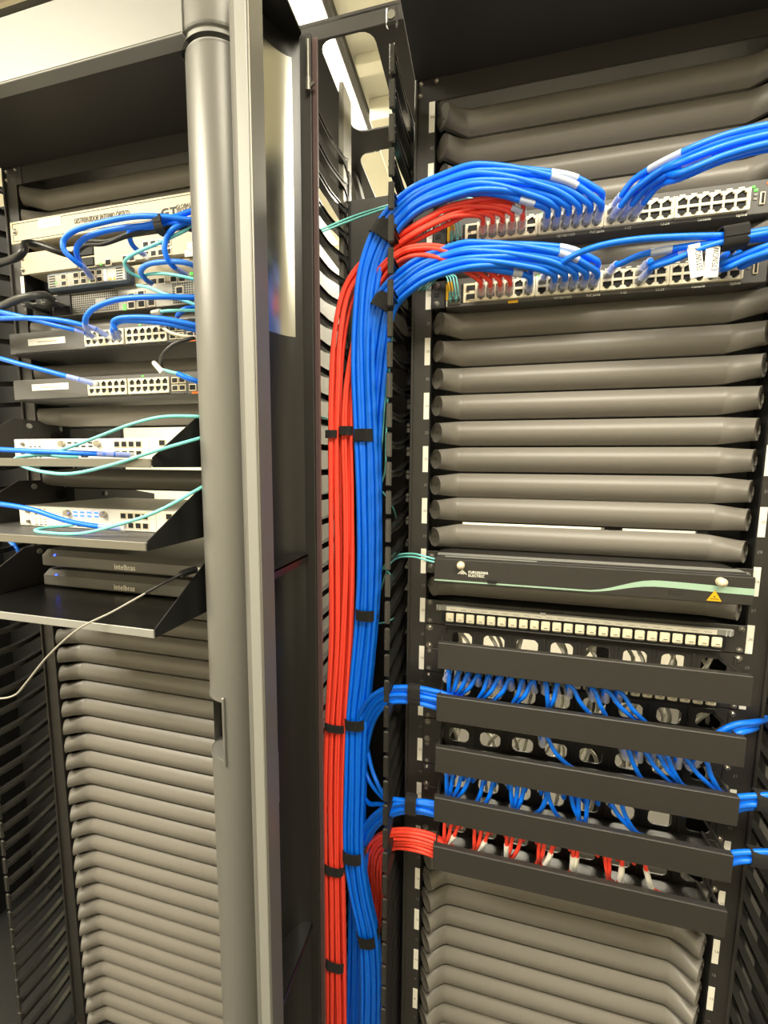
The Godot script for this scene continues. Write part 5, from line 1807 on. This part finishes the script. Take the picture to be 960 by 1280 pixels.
func patch_cables() -> void:
	var second = [
		[Vector3(-0.1935, 1.1436, 0.058), Vector3(-0.1935, 1.1076, 0.048), 0],
		[Vector3(-0.178, 1.1443, 0.058), Vector3(-0.1869, 1.1071, 0.048), 0],
		[Vector3(-0.1627, 1.1436, 0.058), Vector3(-0.179, 1.1083, 0.048), 0],
		[Vector3(-0.1468, 1.143, 0.058), Vector3(-0.1699, 1.1096, 0.048), 0],
		[Vector3(-0.13, 1.144, 0.058), Vector3(-0.1427, 1.108, 0.048), 0],
		[Vector3(-0.1127, 1.145, 0.058), Vector3(-0.135, 1.1078, 0.048), 0],
		[Vector3(-0.0968, 1.1445, 0.058), Vector3(-0.1173, 1.1076, 0.048), 0],
		[Vector3(-0.0787, 1.1443, 0.058), Vector3(-0.0886, 1.1078, 0.048), 0],
		[Vector3(-0.0632, 1.1439, 0.058), Vector3(-0.0825, 1.1074, 0.048), 0],
		[Vector3(-0.0432, 1.144, 0.058), Vector3(-0.0377, 1.1061, 0.048), 0],
		[Vector3(-0.027, 1.145, 0.058), Vector3(-0.0341, 1.1066, 0.048), 0],
		[Vector3(-0.0086, 1.145, 0.058), Vector3(0.0218, 1.1047, 0.048), 0],
		[Vector3(0.024, 1.1446, 0.058), Vector3(0.0455, 1.1045, 0.048), 0],
		[Vector3(0.0417, 1.1446, 0.058), Vector3(0.0841, 1.1055, 0.048), 0],
		[Vector3(0.0602, 1.1448, 0.058), Vector3(0.0971, 1.1051, 0.048), 0],
	]
	var middle = [
		[Vector3(-0.0439, 1.0602, 0.058), Vector3(-0.0082, 1.0162, 0.048), 0],
		[Vector3(0.0731, 1.0624, 0.058), Vector3(0.0978, 1.0153, 0.048), 0],
		[Vector3(0.0926, 1.0621, 0.058), Vector3(0.1356, 1.0163, 0.048), 0],
		[Vector3(0.1107, 1.0616, 0.058), Vector3(0.1493, 1.0165, 0.048), 0],
		[Vector3(0.1244, 1.0616, 0.058), Vector3(0.1514, 1.0169, 0.048), 0],
		[Vector3(0.1451, 1.0616, 0.058), Vector3(0.195, 1.0155, 0.048), 0],
		[Vector3(0.1736, 1.062, 0.058), Vector3(0.2011, 1.0155, 0.048), 0],
	]
	var fourth = [
		[Vector3(-0.1932, 0.9694, 0.058), Vector3(-0.1915, 0.9204, 0.048), 0],
		[Vector3(-0.1812, 0.9703, 0.058), Vector3(-0.1875, 0.9213, 0.048), 0],
		[Vector3(-0.1653, 0.9706, 0.058), Vector3(-0.1807, 0.9212, 0.048), 0],
		[Vector3(-0.1497, 0.9708, 0.058), Vector3(-0.1739, 0.9212, 0.048), 0],
		[Vector3(-0.1303, 0.9718, 0.058), Vector3(-0.1405, 0.921, 0.048), 0],
		[Vector3(-0.1138, 0.9723, 0.058), Vector3(-0.1273, 0.9194, 0.048), 0],
		[Vector3(-0.0912, 0.9727, 0.058), Vector3(-0.0835, 0.9203, 0.048), 0],
		[Vector3(-0.0776, 0.9741, 0.058), Vector3(-0.081, 0.9209, 0.048), 0],
		[Vector3(-0.0653, 0.9738, 0.058), Vector3(-0.0772, 0.9203, 0.048), 0],
		[Vector3(-0.0399, 0.9762, 0.058), Vector3(-0.0154, 0.9227, 0.048), 0],
		[Vector3(-0.0315, 0.9766, 0.058), Vector3(-0.0389, 0.9288, 0.048), 0],
		[Vector3(-0.0055, 0.9765, 0.058), Vector3(0.0193, 0.9222, 0.048), 0],
		[Vector3(0.0108, 0.9772, 0.058), Vector3(0.0171, 0.9202, 0.048), 0],
		[Vector3(0.0246, 0.9774, 0.058), Vector3(0.0275, 0.9227, 0.048), 0],
		[Vector3(0.045, 0.979, 0.058), Vector3(0.0952, 0.9219, 0.048), 0],
		[Vector3(0.0641, 0.9791, 0.058), Vector3(0.0974, 0.9224, 0.048), 0],
	]
	var lowest = [
		[Vector3(-0.1936, 0.8777, 0.058), Vector3(-0.1948, 0.8286, 0.048), 0],
		[Vector3(-0.1801, 0.8793, 0.058), Vector3(-0.192, 0.8277, 0.048), 0],
		[Vector3(-0.1667, 0.8795, 0.058), Vector3(-0.1879, 0.8303, 0.048), 1],
		[Vector3(-0.1443, 0.8818, 0.058), Vector3(-0.1429, 0.8292, 0.048), 0],
		[Vector3(-0.13, 0.8836, 0.058), Vector3(-0.1403, 0.8299, 0.048), 0],
		[Vector3(-0.1157, 0.8841, 0.058), Vector3(-0.1363, 0.8309, 0.048), 1],
		[Vector3(-0.0928, 0.8866, 0.058), Vector3(-0.0902, 0.8305, 0.048), 1],
		[Vector3(-0.0814, 0.8864, 0.058), Vector3(-0.0876, 0.8312, 0.048), 0],
		[Vector3(-0.0641, 0.8891, 0.058), Vector3(-0.0799, 0.8317, 0.048), 0],
		[Vector3(-0.0432, 0.8912, 0.058), Vector3(-0.0395, 0.8361, 0.048), 0],
		[Vector3(-0.0322, 0.891, 0.058), Vector3(-0.0359, 0.8385, 0.048), 0],
		[Vector3(-0.0154, 0.8936, 0.058), Vector3(-0.0293, 0.8314, 0.048), 1],
		[Vector3(0.0083, 0.8952, 0.058), Vector3(0.0122, 0.8336, 0.048), 1],
		[Vector3(0.0176, 0.896, 0.058), Vector3(0.0146, 0.8342, 0.048), 1],
		[Vector3(0.0498, 0.8998, 0.058), Vector3(0.0655, 0.8335, 0.048), 0],
		[Vector3(0.06, 0.8995, 0.058), Vector3(0.0666, 0.8338, 0.048), 0],
		[Vector3(0.0791, 0.9015, 0.058), Vector3(0.0829, 0.8325, 0.048), 1],
		[Vector3(0.1022, 0.9032, 0.058), Vector3(0.127, 0.832, 0.048), 1],
	]
	var sets := [[second, 20, "blue", "second cover bar"], [middle, 22, "blue", "middle cover bar"], [fourth, 24, "blue", "fourth cover bar"], [lowest, 26, "red", "lowest cover bar"]]
	for q in sets:
		var list: Array = q[0]
		var yj := uy(q[1] + 0.5) - 0.0095
		for k in list.size():
			var top: Vector3 = list[k][0]
			var low: Vector3 = list[k][1]
			var c0 := clampf(roundf((top.x + 0.198) / 0.01731), 0, 23)
			var jack := Vector3(-0.198 + 0.01731 * c0, yj, 0.0135)
			if q[2] == "red" or q[1] == 24:
				jack.x = top.x
			var pts := [jack + Vector3(0, 0, 0.008), jack + Vector3(0, 0, 0.03), top + Vector3(0, 0.003, -0.006), (top + low) * 0.5 + Vector3(0, 0, 0.003), low, low + Vector3((low.x - top.x) * 0.5, -0.017, -0.012), low + Vector3((low.x - top.x) * 1.2, -0.026, -0.016)]
			var c := cable("%s patch cord above the %s, %s along from the cable bundle" % [q[2], q[3], NTH[k]], "%s patch cords above the %s" % [q[2], q[3]], "blue_jacket" if q[2] == "blue" else "red_jacket", 0.0034 if q[2] == "blue" else 0.0031, pts, "patch_cable", 4, 8)
			var st := S()
			bx(st, Vector3(0, 0, 0.012), Vector3(0.011, 0.0085, 0.024), 0.001)
			part("plug", st.commit(), M.clear_plug, c, jack - c.position)
			if q[1] == 20 or q[1] == 22:
				st = S()
				var d := (pts[2] - pts[1] as Vector3).normalized()
				cyl(st, pts[1] + d * -0.004 - c.position, pts[2] + (pts[3] - pts[2] as Vector3).normalized() * 0.004 - c.position, 0.0066, 0.0042, 10)
				part("boot", st.commit(), M.clear_plug, c)
			if list[k][2] == 1:
				sleeve(c, 0.5, 0.68, 0.0042, "label_white")

func fibres() -> void:
	var g := "thin aqua fibre cables of the switch rack"
	var runs := [
		[[Vector3(-0.4486, 1.8808, 0), Vector3(-0.3906, 1.9182, -0.035), Vector3(-0.3245, 1.9223, -0.025), Vector3(-0.2808, 1.9122, 0.002), Vector3(-0.2368, 1.9064, 0.012), Vector3(-0.169, 1.8903, 0.01)], "aqua fibre rising from the open door to the blue arch, upper of two"],
		[[Vector3(-0.4487, 1.8769, 0), Vector3(-0.389, 1.9101, -0.03), Vector3(-0.3237, 1.9167, -0.022), Vector3(-0.2807, 1.9086, 0.002), Vector3(-0.2372, 1.9041, 0.008), Vector3(-0.1689, 1.8869, 0.006)], "aqua fibre rising from the open door to the blue arch, lower of two"],
		[[Vector3(-0.2167, 1.8066, 0), Vector3(-0.2706, 1.8102, -0.01), Vector3(-0.3067, 1.7987, -0.02), Vector3(-0.3158, 1.7338, -0.02), Vector3(-0.3221, 1.6398, -0.02), Vector3(-0.3285, 1.5356, -0.02), Vector3(-0.338, 1.4564, -0.03), Vector3(-0.3532, 1.3621, -0.06)], "aqua fibre hanging beside the blue bundle, nearer strand"],
		[[Vector3(-0.2192, 1.8032, 0), Vector3(-0.2638, 1.807, -0.01), Vector3(-0.2996, 1.7916, -0.02), Vector3(-0.3101, 1.7334, -0.02), Vector3(-0.3177, 1.6396, -0.02), Vector3(-0.3219, 1.5355, -0.02), Vector3(-0.326, 1.4712, -0.03), Vector3(-0.3433, 1.4333, -0.045), Vector3(-0.363, 1.3931, -0.06)], "aqua fibre hanging beside the blue bundle, farther strand"],
		[[Vector3(-0.3541, 1.448, -0.05), Vector3(-0.3389, 1.4397, -0.04), Vector3(-0.321, 1.4243, -0.03), Vector3(-0.3109, 1.403, -0.04), Vector3(-0.311, 1.3782, -0.07)], "short aqua fibre turning back at the finger comb, above the optical distributor"],
		[[Vector3(-0.202, 1.3279, 0.03), Vector3(-0.2202, 1.3314, 0.045), Vector3(-0.2618, 1.3362, 0.035), Vector3(-0.304, 1.3193, 0), Vector3(-0.329, 1.2883, -0.03), Vector3(-0.3524, 1.2342, -0.06)], "aqua fibre entering the optical distributor, upper of two"],
		[[Vector3(-0.2019, 1.3225, 0.03), Vector3(-0.2201, 1.3261, 0.045), Vector3(-0.2617, 1.3308, 0.035), Vector3(-0.301, 1.3151, 0), Vector3(-0.3227, 1.2796, -0.03), Vector3(-0.3457, 1.2184, -0.06)], "aqua fibre entering the optical distributor, lower of two"],
		[[Vector3(-0.3565, 1.3006, -0.05), Vector3(-0.3378, 1.2947, -0.04), Vector3(-0.3177, 1.2817, -0.035), Vector3(-0.3105, 1.2536, -0.06)], "short aqua fibre loop behind the finger comb, below the optical distributor"],
		[[Vector3(-0.3587, 1.1762, -0.06), Vector3(-0.3354, 1.1794, -0.04), Vector3(-0.3125, 1.1918, -0.03), Vector3(-0.2982, 1.1971, -0.05)], "short aqua fibre loop behind the finger comb, level with the white jacks"],
		[[Vector3(-0.4469, 1.5705, -0.01), Vector3(-0.4416, 1.5701, -0.02), Vector3(-0.4329, 1.5667, -0.03), Vector3(-0.416, 1.56, -0.04)], "short aqua fibre crossing behind the red bundle above the clips"],
	]
	for r in runs:
		cable(r[1], g, "aqua_jacket", 0.0017, r[0], "fibre_cable", 6, 6)
	for sw in 2:
		for k in 4:
			var p := Vector3(-0.2105 + 0.0045 * k, SW_Y[sw] - 0.009, 0.008)
			var c := cable("thin aqua fibre in the module of the %s 48-port switch, %s from the yellow label" % [["upper", "lower"][sw], NTH[k]], "aqua fibres in the switch modules", "aqua_jacket", 0.0011, [p, p + Vector3(0, 0.002, 0.012), p + Vector3(-0.002, 0.016, 0.02), p + Vector3(-0.007, 0.03, 0.016), p + Vector3(-0.03, 0.034, 0.008), p + Vector3(-0.055, 0.022, -0.01)], "fibre_cable", 5, 6)
			var st := S()
			bx(st, Vector3(0, 0, 0.004), Vector3(0.0036, 0.006, 0.012), 0.0005)
			part("connector", st.commit(), M.aqua_jacket if k % 2 == 0 else M.slate_frame, c, Vector3.ZERO)
			if k < 2:
				st = S()
				tube(st, (c.get_meta("path") as PackedVector3Array).slice(7, 12), 0.0016, 6)
				part("yellow_marker", st.commit(), M.yellow, c)

func shelf_rack_cables() -> void:
	var g := "cables before the shelf rack's devices"
	var blue := [
		[[Vector3(-0.8967, 1.8402, 0.03), Vector3(-0.8676, 1.8357, 0.07), Vector3(-0.865, 1.8388, 0.09), Vector3(-0.8728, 1.8521, 0.1), Vector3(-0.8713, 1.8676, 0.1), Vector3(-0.8492, 1.8794, 0.1), Vector3(-0.8009, 1.8851, 0.1), Vector3(-0.7366, 1.8938, 0.09), Vector3(-0.6821, 1.8924, 0.08), Vector3(-0.6391, 1.8916, 0.06), Vector3(-0.6255, 1.9059, 0.02)], 1, "blue cable in the widest loop above the small fibre switch"],
		[[Vector3(-0.9019, 1.8465, 0.03), Vector3(-0.882, 1.8471, 0.06), Vector3(-0.8686, 1.8531, 0.08), Vector3(-0.8598, 1.8645, 0.085), Vector3(-0.8359, 1.8763, 0.085), Vector3(-0.7891, 1.8851, 0.08), Vector3(-0.711, 1.8873, 0.075), Vector3(-0.6459, 1.9144, 0.05), Vector3(-0.6242, 1.9387, 0.02)], 1, "blue cable in the inner loop above the small fibre switch, rising past the printed lettering"],
		[[Vector3(-0.6923, 1.8278, 0.02), Vector3(-0.6927, 1.8274, 0.04), Vector3(-0.692, 1.8306, 0.06), Vector3(-0.6921, 1.8455, 0.07), Vector3(-0.6878, 1.8642, 0.07), Vector3(-0.6678, 1.8797, 0.07), Vector3(-0.645, 1.8989, 0.05), Vector3(-0.6251, 1.9164, 0.02)], 1, "blue cable dropping in a half loop before the modular router's label"],
		[[Vector3(-0.7808, 1.8716, 0.02), Vector3(-0.7805, 1.8715, 0.035), Vector3(-0.7778, 1.875, 0.05), Vector3(-0.7725, 1.8815, 0.06), Vector3(-0.7636, 1.8885, 0.065), Vector3(-0.7156, 1.8867, 0.07), Vector3(-0.6515, 1.8971, 0.05), Vector3(-0.6253, 1.9112, 0.02)], 1, "short blue cable plugged into the modular router's card"],
		[[Vector3(-0.768, 1.8194, 0.02), Vector3(-0.7617, 1.8176, 0.04), Vector3(-0.7574, 1.8233, 0.055), Vector3(-0.7385, 1.8313, 0.06), Vector3(-0.6952, 1.8322, 0.06), Vector3(-0.6669, 1.8302, 0.055), Vector3(-0.653, 1.8289, 0.04), Vector3(-0.6358, 1.8307, 0.01)], 0, "pale blue cable looping before the slim port module"],
		[[Vector3(-0.8761, 1.7236, 0.06), Vector3(-0.8483, 1.728, 0.09), Vector3(-0.8341, 1.7373, 0.1), Vector3(-0.8156, 1.7505, 0.1), Vector3(-0.7657, 1.7628, 0.095), Vector3(-0.6932, 1.7644, 0.085), Vector3(-0.6403, 1.768, 0.06), Vector3(-0.6236, 1.7778, 0.03)], 1, "blue cable arching high from the upper 24-port switch before the perforated server"],
		[[Vector3(-0.8041, 1.7133, 0.065), Vector3(-0.7897, 1.7188, 0.085), Vector3(-0.7871, 1.7291, 0.09), Vector3(-0.7629, 1.7341, 0.09), Vector3(-0.6997, 1.7314, 0.08), Vector3(-0.6409, 1.7218, 0.06), Vector3(-0.6258, 1.7233, 0.03)], 1, "blue cable from the middle of the upper 24-port switch, upper of a parallel pair"],
		[[Vector3(-0.8166, 1.7127, 0.06), Vector3(-0.7951, 1.7164, 0.085), Vector3(-0.7908, 1.727, 0.085), Vector3(-0.7615, 1.7303, 0.085), Vector3(-0.6964, 1.7249, 0.075), Vector3(-0.645, 1.7156, 0.055), Vector3(-0.6262, 1.715, 0.03)], 1, "blue cable from the middle of the upper 24-port switch, lower of a parallel pair"],
		[[Vector3(-0.8673, 1.7173, 0.06), Vector3(-0.8718, 1.7217, 0.075), Vector3(-0.9063, 1.7292, 0.09), Vector3(-0.9572, 1.7422, 0.1), Vector3(-1.0323, 1.7604, 0.1), Vector3(-1.1842, 1.797, 0.08)], 1, "blue cable from the upper 24-port switch toward the outer upright, plugged nearest its label strip"],
		[[Vector3(-0.8343, 1.7167, 0.06), Vector3(-0.846, 1.7256, 0.075), Vector3(-0.8872, 1.7362, 0.09), Vector3(-0.9384, 1.7422, 0.1), Vector3(-1.0337, 1.7491, 0.1), Vector3(-1.1891, 1.764, 0.08)], 1, "blue cable from the upper 24-port switch toward the outer upright, the flatter strand"],
		[[Vector3(-0.8745, 1.6333, 0.06), Vector3(-0.8923, 1.6384, 0.075), Vector3(-0.9422, 1.6519, 0.09), Vector3(-0.9946, 1.6651, 0.1), Vector3(-1.0425, 1.6776, 0.1), Vector3(-1.1968, 1.7106, 0.08)], 1, "single blue cable plugged into the lower 24-port switch, with white sleeve"],
		[[Vector3(-0.7496, 1.4971, 0.11), Vector3(-0.7658, 1.4979, 0.13), Vector3(-0.8273, 1.4999, 0.15), Vector3(-0.9012, 1.5023, 0.16), Vector3(-0.9737, 1.5051, 0.16), Vector3(-1.1234, 1.509, 0.14)], 1, "blue cable lying straight across the white appliance of the uppermost shelf"],
		[[Vector3(-0.7586, 1.3715, 0.13), Vector3(-0.7783, 1.3734, 0.14), Vector3(-0.8075, 1.3777, 0.15), Vector3(-0.843, 1.3858, 0.16), Vector3(-0.8984, 1.4029, 0.17), Vector3(-0.9704, 1.4103, 0.17), Vector3(-1.137, 1.4151, 0.14)], 1, "blue cable drooping across the white appliance with blue indicator lights"],
		[[Vector3(-1.2094, 1.3032, 0), Vector3(-1.1666, 1.298, 0.02), Vector3(-1.1541, 1.2841, 0.02), Vector3(-1.1805, 1.2598, 0)], 0, "short blue cable seen through the outer finger comb under the middle shelf"],
		[[Vector3(-0.7051, 1.7525, 0.03), Vector3(-0.6817, 1.7509, 0.05), Vector3(-0.6643, 1.7532, 0.055), Vector3(-0.6563, 1.7578, 0.04), Vector3(-0.6385, 1.7641, 0.01)], 0, "short blue cable rising beside the aqua pair above the upper 24-port switch"],
		[[Vector3(-0.6734, 1.6391, 0.075), Vector3(-0.6551, 1.6309, 0.072), Vector3(-0.6405, 1.6258, 0.06), Vector3(-0.6267, 1.6196, 0.03)], 0, "blue cable held with an aqua one before the lower 24-port switch"],
	]
	for q in blue:
		var c := cable(q[2], g, "pale_blue_jacket" if (q[2] as String).begins_with("pale") else "blue_jacket", 0.0045, q[0])
		if q[1] == 1:
			var path: PackedVector3Array = c.get_meta("path")
			var d := (path[7] - path[1]).normalized()
			var st := S()
			cyl(st, path[0] - d * 0.008, path[5], 0.0058, 0.0052, 10)
			cyl(st, path[5], path[8], 0.0054, 0.0048, 10)
			part("plug", st.commit(), M.clear_plug, c)
	var aqua := [
		[[Vector3(-0.7831, 1.8266, 0.03), Vector3(-0.7863, 1.8282, 0.05), Vector3(-0.7861, 1.8361, 0.06), Vector3(-0.7771, 1.8423, 0.065), Vector3(-0.7513, 1.8479, 0.07), Vector3(-0.701, 1.8593, 0.07), Vector3(-0.6455, 1.89, 0.05), Vector3(-0.6318, 1.928, 0.01)], "aqua fibre rising steeply in front of the modular router's card"],
		[[Vector3(-0.7849, 1.8267, 0.03), Vector3(-0.7515, 1.8228, 0.045), Vector3(-0.7131, 1.8184, 0.05), Vector3(-0.6802, 1.8113, 0.05), Vector3(-0.6524, 1.8061, 0.04), Vector3(-0.6366, 1.8114, 0.01)], "aqua fibre running level before the slim port module"],
		[[Vector3(-0.78, 1.8082, 0.04), Vector3(-0.7483, 1.7986, 0.05), Vector3(-0.7107, 1.7825, 0.055), Vector3(-0.6823, 1.7726, 0.05), Vector3(-0.6544, 1.7631, 0.04), Vector3(-0.6387, 1.7613, 0.01)], "aqua fibre slanting down across the perforated server"],
		[[Vector3(-0.7217, 1.7491, 0.06), Vector3(-0.7082, 1.7508, 0.06), Vector3(-0.6751, 1.7496, 0.06), Vector3(-0.6472, 1.7509, 0.05), Vector3(-0.6315, 1.7615, 0.02)], "aqua fibre with pale boot just above the upper 24-port switch"],
		[[Vector3(-0.7086, 1.6486, 0.07), Vector3(-0.6906, 1.6437, 0.07), Vector3(-0.6662, 1.6376, 0.068), Vector3(-0.6404, 1.6272, 0.06), Vector3(-0.6266, 1.6225, 0.03)], "aqua fibre with white boot before the lower 24-port switch"],
		[[Vector3(-0.8618, 1.494, 0.11), Vector3(-0.87, 1.4935, 0.13), Vector3(-0.8887, 1.4958, 0.15), Vector3(-0.913, 1.494, 0.165), Vector3(-0.9263, 1.4884, 0.17), Vector3(-0.9061, 1.4777, 0.175), Vector3(-0.852, 1.4676, 0.18), Vector3(-0.788, 1.4659, 0.185), Vector3(-0.7085, 1.4804, 0.185), Vector3(-0.6324, 1.5042, 0.17), Vector3(-0.596, 1.5255, 0.12), Vector3(-0.6038, 1.5393, 0.06)], "aqua fibre drooping in a long curve in front of the uppermost shelf's lip"],
		[[Vector3(-0.9482, 1.4931, 0.14), Vector3(-0.8796, 1.4985, 0.15), Vector3(-0.8202, 1.5104, 0.155), Vector3(-0.7609, 1.527, 0.155), Vector3(-0.7013, 1.5459, 0.15), Vector3(-0.6486, 1.5574, 0.14), Vector3(-0.602, 1.5599, 0.11), Vector3(-0.6029, 1.5615, 0.06)], "aqua fibre arching above the white appliance on the uppermost shelf"],
		[[Vector3(-0.8598, 1.3728, 0.13), Vector3(-0.8784, 1.3705, 0.14), Vector3(-0.9021, 1.368, 0.15), Vector3(-0.9021, 1.3659, 0.165), Vector3(-0.8672, 1.3641, 0.17), Vector3(-0.7927, 1.3671, 0.175), Vector3(-0.7268, 1.3819, 0.175), Vector3(-0.6502, 1.4068, 0.165), Vector3(-0.5966, 1.4463, 0.12), Vector3(-0.6069, 1.4605, 0.06)], "aqua fibre sweeping up across the white appliance with blue indicator lights"],
	]
	for q in aqua:
		cable(q[1], g, "aqua_jacket", 0.0028, q[0], "fibre_cable")
	for q in [[Vector3(-0.7318, 1.7499, 0.06), Vector3(-0.7149, 1.75, 0.06), "pale"], [Vector3(-0.7248, 1.6603, 0.07), Vector3(-0.7056, 1.6425, 0.072), "white"]]:
		var t := thing("fibre_boot", "%s tapered fibre boot lying %s" % [q[2], "above the upper 24-port switch" if q[2] == "pale" else "before the lower 24-port switch"], "fibre boot", q[0])
		var st := S()
		cyl(st, Vector3.ZERO, q[1] - q[0], 0.0042, 0.0055, 10)
		dome(st, Vector3.ZERO, (q[0] - q[1] as Vector3).normalized(), 0.0042, 0.004)
		part("boot", st.commit(), M.white_box if q[2] == "white" else M.cream_jacket, t)
	cable("dark grey cable curling up from the lower 24-port switch to the upper one", g, "dark_grey_jacket", 0.0032, [Vector3(-0.7174, 1.6512, 0.06), Vector3(-0.7066, 1.6637, 0.075), Vector3(-0.6889, 1.6737, 0.085), Vector3(-0.6689, 1.6858, 0.085), Vector3(-0.6495, 1.6953, 0.075), Vector3(-0.6445, 1.7062, 0.05), Vector3(-0.6332, 1.7184, 0.02)], "network_cable")
	cable("cream cable with clear plug drooping before the upper 24-port switch", g, "cream_jacket", 0.003, [Vector3(-0.7332, 1.7382, 0.05), Vector3(-0.7028, 1.7189, 0.07), Vector3(-0.6795, 1.7065, 0.075), Vector3(-0.6532, 1.7009, 0.07), Vector3(-0.6407, 1.7032, 0.055), Vector3(-0.6336, 1.7086, 0.02)], "network_cable")
	cable("thick black power cable hooked over the beige tray's lower corner", g, "black_jacket", 0.0062, [Vector3(-1.1945, 1.8441, 0.07), Vector3(-1.0362, 1.8508, 0.09), Vector3(-0.9828, 1.8504, 0.1), Vector3(-0.9648, 1.8594, 0.1), Vector3(-0.9778, 1.8802, 0.085), Vector3(-0.9728, 1.887, 0.07), Vector3(-0.93, 1.8731, 0.06), Vector3(-0.9186, 1.8758, 0.03)], "power_cable")
	cable("thick dark power cable running into the perforated server's power supply", g, "dark_grey_jacket", 0.0068, [Vector3(-1.21, 1.7376, 0.07), Vector3(-1.0459, 1.7721, 0.09), Vector3(-0.9981, 1.7806, 0.095), Vector3(-0.966, 1.7868, 0.09), Vector3(-0.9613, 1.7954, 0.07), Vector3(-0.9736, 1.7967, 0.05), Vector3(-1.0284, 1.8044, 0.012)], "power_cable")
	cable("black cable strapped with the blue loops under the beige optical tray", g, "black_jacket", 0.0035, [Vector3(-0.9266, 1.8677, 0.04), Vector3(-0.885, 1.8827, 0.05), Vector3(-0.8288, 1.8758, 0.06), Vector3(-0.771, 1.8802, 0.065), Vector3(-0.6958, 1.8856, 0.065), Vector3(-0.6458, 1.8823, 0.05), Vector3(-0.6262, 1.89, 0.02)], "power_cable")
	cable("black cable behind the strapped blue loops, close under the beige tray", g, "dark_grey_jacket", 0.003, [Vector3(-0.9456, 1.8786, 0.03), Vector3(-0.8933, 1.8945, 0.042), Vector3(-0.8299, 1.8863, 0.05), Vector3(-0.7717, 1.8906, 0.055), Vector3(-0.7041, 1.8957, 0.055), Vector3(-0.6531, 1.8935, 0.04), Vector3(-0.626, 1.8953, 0.02)], "power_cable")
	strap_thing("black strap holding the blue loops under the printed beige tray", Vector3(-0.6921, 1.8853, 0.072), Vector3(1, 0.05, 0), 0.0135, 0.012, 0.016)
	# thin grey cable over the lowest shelf
	var c := cable("thin pale grey cable trailing from a black plug over the lowest shelf", "", "grey_jacket", 0.0017, [Vector3(-0.6346, 1.299, 0.1), Vector3(-0.6392, 1.2977, 0.13), Vector3(-0.6705, 1.2776, 0.16), Vector3(-0.7214, 1.2453, 0.19), Vector3(-0.7643, 1.2219, 0.21), Vector3(-0.8248, 1.1729, 0.215), Vector3(-0.8856, 1.1153, 0.21), Vector3(-0.9136, 1.0884, 0.21), Vector3(-0.9676, 1.0674, 0.2), Vector3(-1.1784, 1.0128, 0.15)], "usb_cable")
	var path: PackedVector3Array = c.get_meta("path")
	var st := S()
	tube(st, PackedVector3Array([path[0], path[3], path[6]]), 0.0062, 10)
	part("plug", st.commit(), M.deep_black, c)
	st = S()
	tube(st, path.slice(5, 14), 0.0022, 8)
	part("dark_cable_end", st.commit(), M.black_jacket, c)
